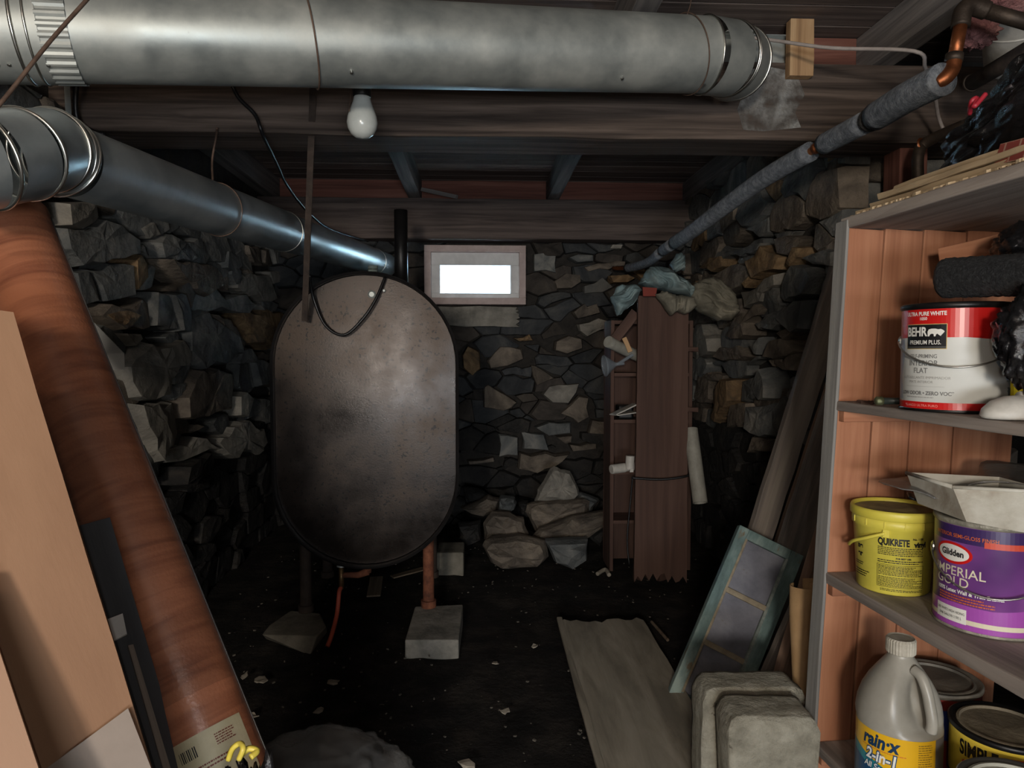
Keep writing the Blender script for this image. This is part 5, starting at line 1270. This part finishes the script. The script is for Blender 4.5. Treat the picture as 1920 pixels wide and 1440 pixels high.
# ------------------------------------------------------------------ tall board, narrow bookcase and cloths
m_red2 = wood('dark_red_brown_board', [S(70, 53, 47), S(86, 65, 57), S(98, 76, 67)], rand=.1, scale=14, bump=.15, speck=(S(36, 26, 24), .72, 8))
b0 = G(1237, 1090, 0); dB = (b0-CAM).dot(FWD)
t_ = P(1243, 556, dB+.02)
tb = board('tall_board', V(t_.x, t_.y, t_.z), V(b0.x, b0.y, -.004), RGT, .242, .03, m_red2, seg=18, jagB=.07, wob=.001, bevel=0, seed=9, w2=.252); tag(tb, 'tall red brown board with a rotted foot standing upright', 'board')
cx_ = b0.x; by = b0.y+.165
bk = empty('bookcase', V(cx_, by+.1, 0), 'narrow dark bookcase behind the tall board', 'bookcase')
lx0 = P(1147, 700, by+.0).x; lx1 = P(1304, 700, by).x; zt = P(1240, 600, by).z
for x in (lx0+.009, lx1-.009): board('side', (x, by+.09, 0), (x, by+.09, zt-.0005), (0, 1, 0), .18, .018, m_red2, bk, seg=6, seed=3)
for y_px in (604, 703, 792, 890, 985):
    z = P(1200, y_px, by).z
    if z > .02: board('shelf', (lx0+.018, by+.09, z), (lx1-.018, by+.09, z), (0, 1, 0), .178, .018, m_red2, bk, seg=4, seed=int(y_px))
board('back', ((lx0+lx1)/2, by+.186, .01), ((lx0+lx1)/2, by+.186, zt), (1, 0, 0), lx1-lx0, .008, m_red2, bk, seg=4, seed=2)
board('gusset', P(1150, 640, by-.012), P(1192, 585, by-.012), V(0, 0, 1), .05, .012, m_red2, bk, seg=3)
zs = lambda ypx: P(1200, ypx, by).z+.0095
# cable tie round the tall board
o = MB().tube(spline([P(1184, 896, dB-.035), P(1240, 899, dB-.04), P(1286, 893, dB-.04), P(1296, 886, dB-.0), P(1292, 882, dB+.05)]), .006, n=8).mk('cord', m_blk, smooth=True); tag(o, 'black cord tied across the tall board', 'cord')
o = MB().tube(spline([P(1186, 896, dB-.03), P(1182, 940, dB-.02), P(1176, 1010, dB-.02), P(1180, 1060, dB-.03)]), .004, n=6).mk('cord', m_blk, smooth=True); tag(o, 'thin black cord end hanging beside the tall board', 'cord')
# tube on the top shelf
tb0, tb1 = P(1141, 641, by-.10), P(1196, 668, by+.05)
o = empty('pipe_tube', tb0, 'capped grey plastic tube poking out of the top bookcase shelf', 'tube')
ta = (tb1-tb0).normalized()
MB().lathe([(0, 0), (.026, .0), (.027, .004), (.027, .24), (.0, .24)], tb0, ta, n=24).mk('tube_body', m_pvc, o, smooth=False)
MB().lathe([(0, -.003), (.0285, -.003), (.029, .014), (.027, .016)], tb0, ta, n=24).mk('end_cap', m_pvc, o)
o = board('wood_shim', P(1170, 633, by-.06), P(1182, 660, by-.06), RGT, .022, .006, m_pine, seg=2); tag(o, 'bright orange wood shim beside the capped tube', 'shim')
m_clr = mat('clear_grey_plastic', [S(130, 140, 150), S(160, 170, 178)], scale=10, rough=.12, bump=.05, alpha=.45)
fn = P(1133, 686, by-.04)
o = empty('plastic_funnel', fn, 'clear plastic funnel hanging off the bookcase edge', 'funnel')
MB().lathe([(.052, 0), (.054, .003), (.048, .010), (.012, .055), (.009, .060), (.008, .10)], fn, V(.96, .1, .12), n=28, cap=False).mk('cone', m_clr, o, smooth=True)
MB().tube([fn+V(.07, .005, .01), fn+V(.14, .0, .055)], .008, n=8).mk('spout', m_clr, o)
o = empty('plastic_tray', P(1165, 780, by-.03), 'folded white plastic tray on the middle bookcase shelf', 'tray')
z_ = zs(792)
board('tray_side', P(1150, 777, by-.05), P(1192, 757, by-.03), V(0, 1, 0), .09, .006, m_wp, o, seg=3); board('tray_side', P(1150, 778, by-.05), P(1190, 772, by-.02), V(0, 1, 0), .10, .005, m_wp, o, seg=3)
o = vbox('plant_pot', lx0+.045, lx0+.12, by+.02, by+.12, zs(792), zs(792)+.07, m_blk, bevel=.01); tag(o, 'small black pot behind the folded white tray', 'pot')
o = empty('pipe_fitting', P(1156, 876, by-.03), 'white plastic pipe end poking from the lower bookcase shelf', 'pipe fitting')
pf = P(1146, 872, by-.06); pf.z = zs(890)+.026
MB().lathe([(.0, .0), (.021, 0), (.023, .003), (.023, .075), (.020, .076), (.020, .13)], pf, V(1, .35, .06), n=24).mk('socket', m_wp, o)
pg = P(1181, 866, by-.05)
o = empty('pipe_fitting', pg-V(0, 0, .035), 'upright white plastic coupling touching the tall board', 'pipe fitting')
MB().lathe([(.016, -.035), (.021, -.035), (.021, .03), (.016, .03)], pg, V(.05, .0, 1), n=22).mk('socket', m_wp, o); 
vbox('key', pg.x-.005, pg.x+.012, pg.y-.026, pg.y-.018, pg.z-.046, pg.z-.03, m_wp, o)
# pvc pipe leaning right of the tall board
q0, q1 = P(1313, 943, dB-.09), P(1297, 822, dB+.02)
o = empty('pvc_pipe', q0, 'dusty white plastic pipe slanting out beside the tall board', 'pipe')
ta = (q1-q0).normalized()
MB().lathe([(.029, 0), (.034, 0), (.034, .36), (.029, .36), (.029, .0)], q0, ta, n=32, cap=False).mk('pipe_wall', m_pvc, o, smooth=False)
MB().lathe([(.0288, .05), (0, .05)], q0, ta, n=32).mk('pipe_bore', mat('grey_pipe_inside', [S(90, 86, 80), S(116, 112, 104)], rough=.9, bump=0), o)
for y_px in (655, 768): 
    o = board('slat', P(1288, y_px, by-.01), P(1309, y_px, by-.01), V(0, 0, 1), .022, .012, m_red2, seg=2); tag(o, 'short slat end beside the tall board, %s one' % ('upper' if y_px == 655 else 'lower'), 'slat')
# cloth heap on top
m_teal = mat('faded_teal_canvas', [S(92, 112, 116), S(122, 142, 144), S(146, 160, 158)], scale=8, rough=.9, bump=.4, bscale=18, dist=.015)
m_khaki = mat('khaki_canvas', [S(98, 94, 82), S(128, 124, 110), S(152, 146, 130)], scale=8, rough=.9, bump=.4, bscale=18, dist=.015)
def cloth(outline, d, thick, m, seed, label, name='canvas_cloth'):
    """crumpled cloth: silhouette lofted front and back, creased in long sharp folds"""
    pts = [Vector((x, y)) for x, y in outline]
    c = sum(pts, Vector((0, 0)))/len(pts); rings = 16
    per = []; k = max(2, round(110/len(pts)))
    for i in range(len(pts)):
        a, b2 = pts[i], pts[(i+1) % len(pts)]
        for j in range(k): per.append(a.lerp(b2, j/k))
    n = len(per); fw = Vector((FWD.x, FWD.y, 0)).normalized(); ang = seed*1.9
    def fold(w3):
        u = w3.x*math.cos(ang)+w3.z*math.sin(ang); v = -w3.x*math.sin(ang)+w3.z*math.cos(ang)
        q = V(u*26+2*noise.noise(V(v*9, u*9, seed)), v*7, seed*3.3)
        return (1-abs(noise.noise(q))*2.4)*.8+.35*(1-abs(noise.noise(q*2.1+V(4, 4, 4)))*2.2)
    vs = []
    for side, rs in ((-1, range(rings)), (1, range(rings-1, -1, -1))):
        for r in rs:
            s = max(.02, (r+.3)/(rings-.7))
            for p0 in per:
                p = c+(p0-c)*s; w3 = P(p.x, p.y, d); f = fold(w3); h = math.sqrt(max(0, 1-s**2.5))
                w3 = w3+fw*side*thick*(h*.75+f*.55*(.25+h))+V(0, 0, .012*f*s)
                vs.append(w3)
    T = 2*rings; fs = []
    for r in range(T-1):
        for q in range(n): fs.append((r*n+q, r*n+(q+1) % n, (r+1)*n+(q+1) % n, (r+1)*n+q))
    fs.append(tuple(range(n))); fs.append(tuple((T-1)*n+q for q in range(n)))
    o = mk(name, vs, fs, m, smooth=True); return tag(o, label, 'cloth', 'cloths heaped on the tall board')
zc = lambda *p: Z(960, 440, 16/3, p)
cloth(zc((980, 650), (1050, 540), (1090, 515), (1230, 510), (1300, 560), (1250, 640), (1200, 700), (1050, 820)), dB-.05, .07, m_teal, 1, 'faded teal canvas hanging over the left edge of the heap')
c_mid = cloth(zc((1260, 510), (1340, 390), (1390, 340), (1540, 335), (1640, 420), (1820, 560), (1800, 640), (1600, 600), (1420, 560)), dB+.05, .10, m_teal, 2, 'grey teal canvas bundle in the middle of the cloth heap')
cloth(zc((1430, 620), (1500, 580), (1640, 620), (1820, 640), (1850, 720), (1760, 800), (1640, 790), (1580, 830)), dB-.06, .06, m_khaki, 3, 'khaki canvas flap folded over the front of the tall board')
cloth(zc((1740, 660), (1840, 480), (1960, 440), (2080, 480), (2220, 620), (2260, 800), (2180, 870), (2060, 880), (1880, 800)), dB+.06, .09, m_khaki, 4, 'khaki canvas fold hanging down on the right of the heap')
cloth(zc((1580, 320), (1640, 200), (1700, 200), (1730, 260), (1720, 370), (1640, 390)), dB+.10, .05, m_teal, 5, 'rolled dark teal cuff sticking up from the cloth heap')
quad_board('red_patch', (P(1205, 538, dB-.055), P(1232, 540, dB-.055), P(1230, 555, dB-.06), P(1206, 555, dB-.06)), .012, flat('dull_red_fabric', S(130, 58, 48), .9), None, None, seg=(2, 2), parent=c_mid)
# ------------------------------------------------------------------ leaning planks beside the shelf
m_old = wood('weathered_grey_brown_plank', [S(98, 92, 88), S(130, 121, 114), S(154, 144, 133)], rand=.08, scale=20)
m_oldr = wood('weathered_red_brown_plank', [S(108, 88, 76), S(142, 117, 101), S(166, 140, 122)], rand=.08, scale=20)
def lean(name, top, bot, w_, t_, m, label, seed, wd=None):
    a = P(*top); b2 = P(*bot); b2 = ext(a, b2, .004)
    o = board(name, a, b2, wd or RGT, w_, t_, m, seg=14, wob=.002, bevel=.002, seed=seed); return tag(o, label, 'plank', 'planks leaning beside the shelf')
lean('leaning_plank', (1582, 505, 2.38), (1430, 985, 2.60), .088, .03, m_old, 'grey weathered plank leaning farthest from the shelf', 1, RGT)
lean('leaning_plank', (1594, 640, 2.42), (1474, 1000, 2.68), .09, .03, m_oldr, 'reddish worn plank between the grey and the brown leaning planks', 2, (RGT+FWD*.8))
lean('leaning_plank', (1606, 660, 2.20), (1500, 985, 2.44), .105, .028, m_old, 'wide brown grey plank leaning closest to the shelf edge', 3, RGT)
lean('leaning_plank', (1640, 690, 1.92), (1512, 1130, 1.98), .07, .03, m_oldr, 'dark plank in the gap directly beside the shelf panel', 4, (RGT+FWD*.5))
lean('leaning_plank', (1578, 1000, 2.06), (1466, 1250, 2.10), .10, .025, m_old, 'short low plank leaning behind the concrete blocks', 5, RGT)
# old green window sash
m_grn = mat('flaking_green_paint', [S(72, 92, 92), S(108, 132, 131), S(150, 168, 163)], scale=16, rough=.7, bump=.5, bscale=50, stretch=(.4, 1, 1), dist=.006, speck=(S(120, 108, 88), .66, 24))
m_putty = mat('cracked_putty', [S(130, 120, 102), S(172, 160, 138)], scale=24, rough=.9, bump=.6, bscale=60, dist=.006)
m_dpane = mat('dusty_window_pane', [S(96, 98, 110), S(116, 118, 130), S(134, 136, 146)], scale=9, rough=.55, bump=.15, spec=.4, speck=(S(112, 108, 100), .66, 12))
BL_ = G(1249, 1312, .004); TL_ = P(1388, 984, 2.36); TR_ = P(1495, 1024, 2.34)
wv = TR_-TL_; hv = BL_-TL_; hl = hv.length; wv = wv-hv*(wv.dot(hv)/hv.dot(hv)); sw = .225; wv = wv.normalized(); hvn = hv.normalized(); nv = wv.cross(hvn).normalized()
if nv.dot(CAM-TL_) < 0: nv = -nv
ss = empty('window_sash', V(TL_.lerp(BL_, .5).x, BL_.y, 0), 'old flaking green window sash with three dusty panes leaning on planks', 'window sash')
def sbox(name, u0, u1, v0, v1, n0, n1, m):
    c = TL_+wv*(u0+u1)/2+hvn*(v0+v1)/2+nv*(n0+n1)/2
    return MB().box(c, wv*(u1-u0)/2, hvn*(v1-v0)/2, nv*(n1-n0)/2).mk(name, m, ss, bevel=.0025, basis=basis_from(hvn, wv))
HL = hl
sbox('stile', 0, .034, 0, HL, -.035, 0, m_grn); sbox('stile', sw-.042, sw, 0, HL-.07, -.035, 0, m_grn)
sbox('rail', .034, sw-.042, 0, .034, -.035, 0, m_grn); sbox('rail', .034, sw-.042, HL-.045, HL-.012, -.035, 0, m_grn)
pv = [.034, .034+(HL-.08)*.335, .034+(HL-.08)*.68, HL-.045]
for k in range(3):
    sbox('pane', .030, sw-.038, pv[k], pv[k+1], -.020, -.016, m_dpane)
    if k < 2: sbox('muntin', .030, sw-.040, pv[k+1]-.009, pv[k+1]+.009, -.018, -.002, m_putty)
sbox('putty_bead', .030, .042, .03, HL-.04, -.016, -.001, m_putty); sbox('putty_bead', sw-.050, sw-.040, .03, HL-.06, -.016, -.001, mat('pale_flaked_paint', [S(110, 124, 122), S(160, 168, 162)], scale=40, rough=.9, bump=.4))
# folded tan cardboard / linoleum scrap
m_card = mat('tan_folded_card', [S(150, 118, 82), S(174, 142, 102), S(190, 158, 118)], scale=6, rough=.75, bump=.12, speck=(S(110, 78, 52), .68, 10))
ct = P(1508, 1098, 1.76); cbm = P(1500, 1310, 1.74)
cc = empty('folded_card', V(cbm.x, cbm.y, 0), 'folded tan card rolled to a cone beside the shelf panel', 'card')
cb_ = ext(ct, cbm, .004); vs = []; fs = []; n = 26
Hc = (ct-cb_).length; axn = (ct-cb_).normalized(); e_1 = RGT; e_2 = Vector((FWD.x, FWD.y, 0))
for j in range(9):
    t = j/8; c = cb_.lerp(ct, t); wd_ = .006+.036*min(1, max(0, (t-.30)/.6)); dp = .006+.020*t
    for k in range(n):
        a = -2.6+5.2*k/(n-1); vs.append(c+e_1*math.sin(a)*wd_*(1 if math.sin(a) > 0 else .75)-e_2*math.cos(a)*dp)
for j in range(8):
    for k in range(n-1): fs.append((j*n+k, j*n+k+1, (j+1)*n+k+1, (j+1)*n+k))
o = mk('rolled_sheet', vs, fs, m_card, cc, smooth=True); md = o.modifiers.new('thick', 'SOLIDIFY'); md.thickness = .003
o = board('fold_flap', P(1522, 1084, 1.80), ext(P(1522, 1084, 1.80), P(1528, 1300, 1.78), .004), RGT, .05, .004, m_card, cc, seg=4)

# ------------------------------------------------------------------ concrete blocks in front
m_cblk = mat('rough_concrete', [S(118, 114, 102), S(146, 142, 128), S(166, 162, 148)], scale=16, rough=.95, bump=.8, bscale=70, spec=.2, dist=.012, speck=(S(96, 90, 80), .70, 40))
def cinder(px0, px1, pyt, d, th, label, rot=0):
    a, b2 = P(px0, pyt, d), P(px1, pyt, d); ztop = a.z; w_ = (b2-a).length
    c = (a+b2)/2; bm = bmesh.new(); bmesh.ops.create_cube(bm, size=1)
    for v in bm.verts: v.co = (v.co.x*w_, v.co.y*th, v.co.z*ztop)
    bmesh.ops.subdivide_edges(bm, edges=bm.edges[:], cuts=9, use_grid_fill=True)
    rz = Matrix.Rotation(-YAW+rot, 3, 'Z'); vs = []
    for v in bm.verts:
        q = v.co.copy()
        # rounded worn top corners
        ex = max(0, abs(q.x)-(w_/2-.03)); ez = max(0, q.z-(ztop/2-.03)); l = math.hypot(ex, ez)
        if l > .03: s_ = .03/l; q.x = math.copysign(w_/2-.03+ex*s_, q.x); q.z = ztop/2-.03+ez*s_
        q += V(*[noise.noise(V(q.x*30+px0, q.y*30, q.z*30+k*9))*.0035 for k in range(3)])
        q = rz @ q; vs.append(V(c.x, c.y, ztop/2)+V(FWD.x, FWD.y, 0)*th/2+q)
    bm.verts.index_update(); fs = [tuple(v.index for v in f.verts) for f in bm.faces]; bm.free()
    for v in vs: v.z = max(v.z, .001)
    o = mk('concrete_block', vs, fs, m_cblk, smooth=True); return tag(o, label, 'block', 'worn concrete blocks beside the shelf')
cinder(1316, 1512, 1290, 1.60, .085, 'worn concrete block standing behind, its left half visible', .03)
cinder(1366, 1540, 1346, 1.46, .10, 'worn concrete block nearest the viewer beside the shelf panel', -.02)

# ------------------------------------------------------------------ on top of the shelf unit
m_tan = mat('tan_sheet_backing', [S(156, 134, 104), S(182, 160, 128), S(200, 178, 146)], scale=10, stretch=(.2, 1, 1), rough=.8, bump=.2)
for k, (u0, u1, h0, hh, l) in enumerate([(.012, .30, 0, .009, 'lowest tan linoleum scrap on top of the shelf'), (.022, .31, .010, .010, 'second tan linoleum scrap in the stack on the shelf'), (.018, .29, .021, .012, 'thick rounded tan scrap in the middle of the stack'), (.030, .28, .034, .009, 'topmost tan scrap under the black bag')]):
    zz = ZT+h0+.002
    o = board('linoleum_scrap', SH((u0+u1)/2, .0-.03*k, zz+hh/2), SH((u0+u1)/2+.01, -.62, zz+hh/2), srgt, u1-u0, hh, m_tan, seg=10, wob=.003, bevel=.002, seed=80+k); tag(o, l, 'linoleum', 'linoleum scraps on the shelf top')
m_brk = bpy.data.materials.new('brick_print'); m_brk.use_nodes = True; nt = m_brk.node_tree; N = nt.nodes
bk_ = N.new('ShaderNodeTexBrick'); bk_.inputs['Color1'].default_value = (*S(150, 62, 50), 1); bk_.inputs['Color2'].default_value = (*S(128, 50, 44), 1); bk_.inputs['Mortar'].default_value = (*S(176, 140, 120), 1); bk_.inputs['Scale'].default_value = 14; bk_.inputs['Mortar Size'].default_value = .03
tc = N.new('ShaderNodeTexCoord'); nt.links.new(tc.outputs['Object'], bk_.inputs['Vector']); nt.links.new(bk_.outputs[0], N['Principled BSDF'].inputs['Base Color']); N['Principled BSDF'].inputs['Roughness'].default_value = .4
ba, bb = P(1872, 290, 1.155), P(1990, 262, 1.02)
o = board('brick_print_scrap', ba, bb, V(0, 0, 1)+srgt*.2, .034, .004, m_brk, seg=4, wob=.0005, bevel=0); tag(o, 'curled scrap printed with red bricks on the shelf edge', 'linoleum')
# crumbs on the shelf top edge
rr = random.Random(31); cbm_ = MB()
for k in range(160):
    q = SH(rr.uniform(-.002, .03), rr.uniform(-.5, .02), ZT+.001); s_ = rr.uniform(.0015, .005)
    cbm_.box(q+V(0, 0, s_*.5), (s_, 0, s_*.3), (0, s_*.8, 0), (0, 0, s_*.6))
o = cbm_.mk('sawdust_crumbs', m_tan); tag(o, 'crumbs of dust and plaster along the shelf top edge', 'crumbs', kind='stuff')
# black bag on top of the shelf
bcn = P(1868, 212, 1.28); ZB = ZT+.046
bg_ = empty('trash_bag', V(bcn.x, bcn.y, ZB), 'shiny black plastic bag on top of the shelf unit', 'trash bag')
ax1 = (P(1960, 110, 1.12)-P(1775, 300, 1.38)).normalized(); ax2 = ax1.cross(UPV).normalized(); ax3 = ax2.cross(ax1)
crumple('bag_body', P(1925, 232, 1.22), (.19, .10, .072), m_bagk, bg_, seed=14, amp=.30, freq=3.6, sub=6, flat_z=ZB, axes=(ax1, ax2, ax3), fine=.03)
MB().tube(spline([P(1818, 214, 1.20), P(1822, 190, 1.18), P(1832, 184, 1.18), P(1826, 200, 1.17), P(1838, 188, 1.17), P(1848, 176, 1.17)], 5), .004, n=6).mk('ribbon', flat('red_ribbon', S(160, 36, 50), .5), bg_, smooth=True)
# black bags at the right behind the cans
b3 = empty('trash_bag', spot(1948, 1.09, Z1), 'crumpled black plastic bag beside the white and red can', 'trash bag')
crumple('bag_body', P(1948, 632, 1.09), (.058, .055, .085), m_bagk, b3, seed=22, amp=.25, freq=6, sub=5)
b4 = empty('trash_bag', P(1925, 455, 1.2), 'small black plastic bundle under the top shelf', 'trash bag')
crumple('bag_body', P(1938, 462, 1.22), (.055, .07, .045), m_bagk, b4, seed=25, amp=.2, freq=5, sub=5)
# plastic sheet and white tray over the purple can
m_film = mat('smoky_film', [S(96, 94, 92), S(140, 138, 134)], scale=9, rough=.15, bump=.8, bscale=20, alpha=.72, spec=.6, dist=.01)
def sheet(name, rows, m, label, cat, th=.0015, parent=None):
    rs = [spline([P(*q) for q in r], 5) for r in rows]; n = len(rs[0]); m_ = len(rs)
    cols = [spline([rs[j][i] for j in range(m_)], 4) for i in range(n)]; k = len(cols[0])
    vs = [cols[i][j]+V(0, 0, .004*noise.noise(cols[i][j]*28)) for i in range(n) for j in range(k)]
    fs = [(i*k+j, i*k+j+1, (i+1)*k+j+1, (i+1)*k+j) for i in range(n-1) for j in range(k-1)]
    o = mk(name, vs, fs, m, parent, smooth=True); md = o.modifiers.new('thick', 'SOLIDIFY'); md.thickness = th
    return tag(o, label, cat) if label else o
sheet('plastic_sheet', [[(1648, 900, 1.42), (1700, 893, 1.42), (1760, 892, 1.42), (1830, 890, 1.42), (1850, 862, 1.42), (1990, 880, 1.40)],
      [(1650, 905, 1.34), (1705, 908, 1.33), (1760, 905, 1.32), (1830, 898, 1.32), (1880, 900, 1.30), (1990, 898, 1.28)],
      [(1690, 915, 1.27), (1735, 924, 1.25), (1765, 935, 1.24), (1800, 912, 1.22), (1860, 905, 1.20), (1990, 915, 1.18)]], m_film, 'crumpled smoky plastic sheet spread above the yellow pail', 'plastic sheet')
sheet('plastic_sheet', [[(1700, 925, 1.37), (1760, 942, 1.36), (1850, 938, 1.36), (1990, 930, 1.34)], [(1704, 934, 1.33), (1765, 958, 1.31), (1850, 952, 1.30), (1990, 950, 1.28)]], m_blk, 'black plastic flap under the smoky sheet', 'plastic sheet', th=.004)
C = spot(1866, 1.225, Z2+.0015+.187)
tr_ = empty('plastic_tray', C, 'dirty white plastic tray sitting on the purple can', 'tray')
m_wt = mat('muddy_white_plastic', [S(140, 128, 112), S(178, 174, 162), S(200, 198, 188)], scale=9, rough=.6, bump=.15)
tv = [P(1786, 913, 1.20), P(1990, 925, 1.12), P(1980, 1010, 1.10), P(1812, 978, 1.165)]
tn = [v+(V(FWD.x, FWD.y, 0)*.14) for v in tv]
tm = MB(); tm.v = tv+tn; tm.f = [(0, 1, 2, 3), (4, 7, 6, 5), (3, 2, 6, 7), (0, 3, 7, 4), (1, 5, 6, 2)]
o = tm.mk('tray_shell', m_wt, tr_); md = o.modifiers.new('thick', 'SOLIDIFY'); md.thickness = .003
MB().tube([tv[0], tv[1]], .0035, n=8).tube([tv[0], tn[0]], .0035, n=8).mk('tray_lip', m_wt, tr_, smooth=True)
# white pail, pink insulation in the corner under the ceiling
wp = P(1905, 60, 1.95)
o = empty('plastic_pail', wp-V(0, 0, .1), 'white pail tucked under the ceiling in the upper right corner', 'pail')
MB().lathe([(0, -.10), (.075, -.10), (.08, -.09), (.095, .08), (.10, .085), (.10, .10), (.09, .10)], P(1912, 60, 1.95), V(-.35, -.5, .6), n=36).mk('body', m_wp, o, smooth=True)
MB().ring(P(1912, 60, 1.95)+V(-.35, -.5, .6).normalized()*.02, V(-.35, -.5, .6), .089, .003, n=40, k=6).mk('rib', m_wp, o)
m_pink = mat('pink_fibreglass', [S(130, 84, 84), S(166, 112, 110), S(184, 136, 132)], scale=14, rough=1, bump=1, bscale=40, dist=.03)
pk = P(1832, 58, 1.80)
o = crumple('insulation_batt', pk, (.05, .05, .045), m_pink, None, seed=33, amp=.3, freq=7); tag(o, 'tuft of pink fibreglass insulation beside the copper riser', 'insulation')
o = crumple('insulation_batt', P(1888, 4, 1.72), (.06, .05, .03), m_pink, None, seed=35, amp=.3, freq=7); tag(o, 'pink fibreglass tuft above the white pail', 'insulation')
o = crumple('plastic_wrapper', P(1916, 6, 1.78), (.02, .03, .025), mat('yellow_wrapper', [S(190, 160, 20), S(220, 190, 40)], rough=.4, bump=.1), None, seed=36, amp=.2, freq=5, sub=4); tag(o, 'bright yellow wrapper at the top right corner', 'wrapper')
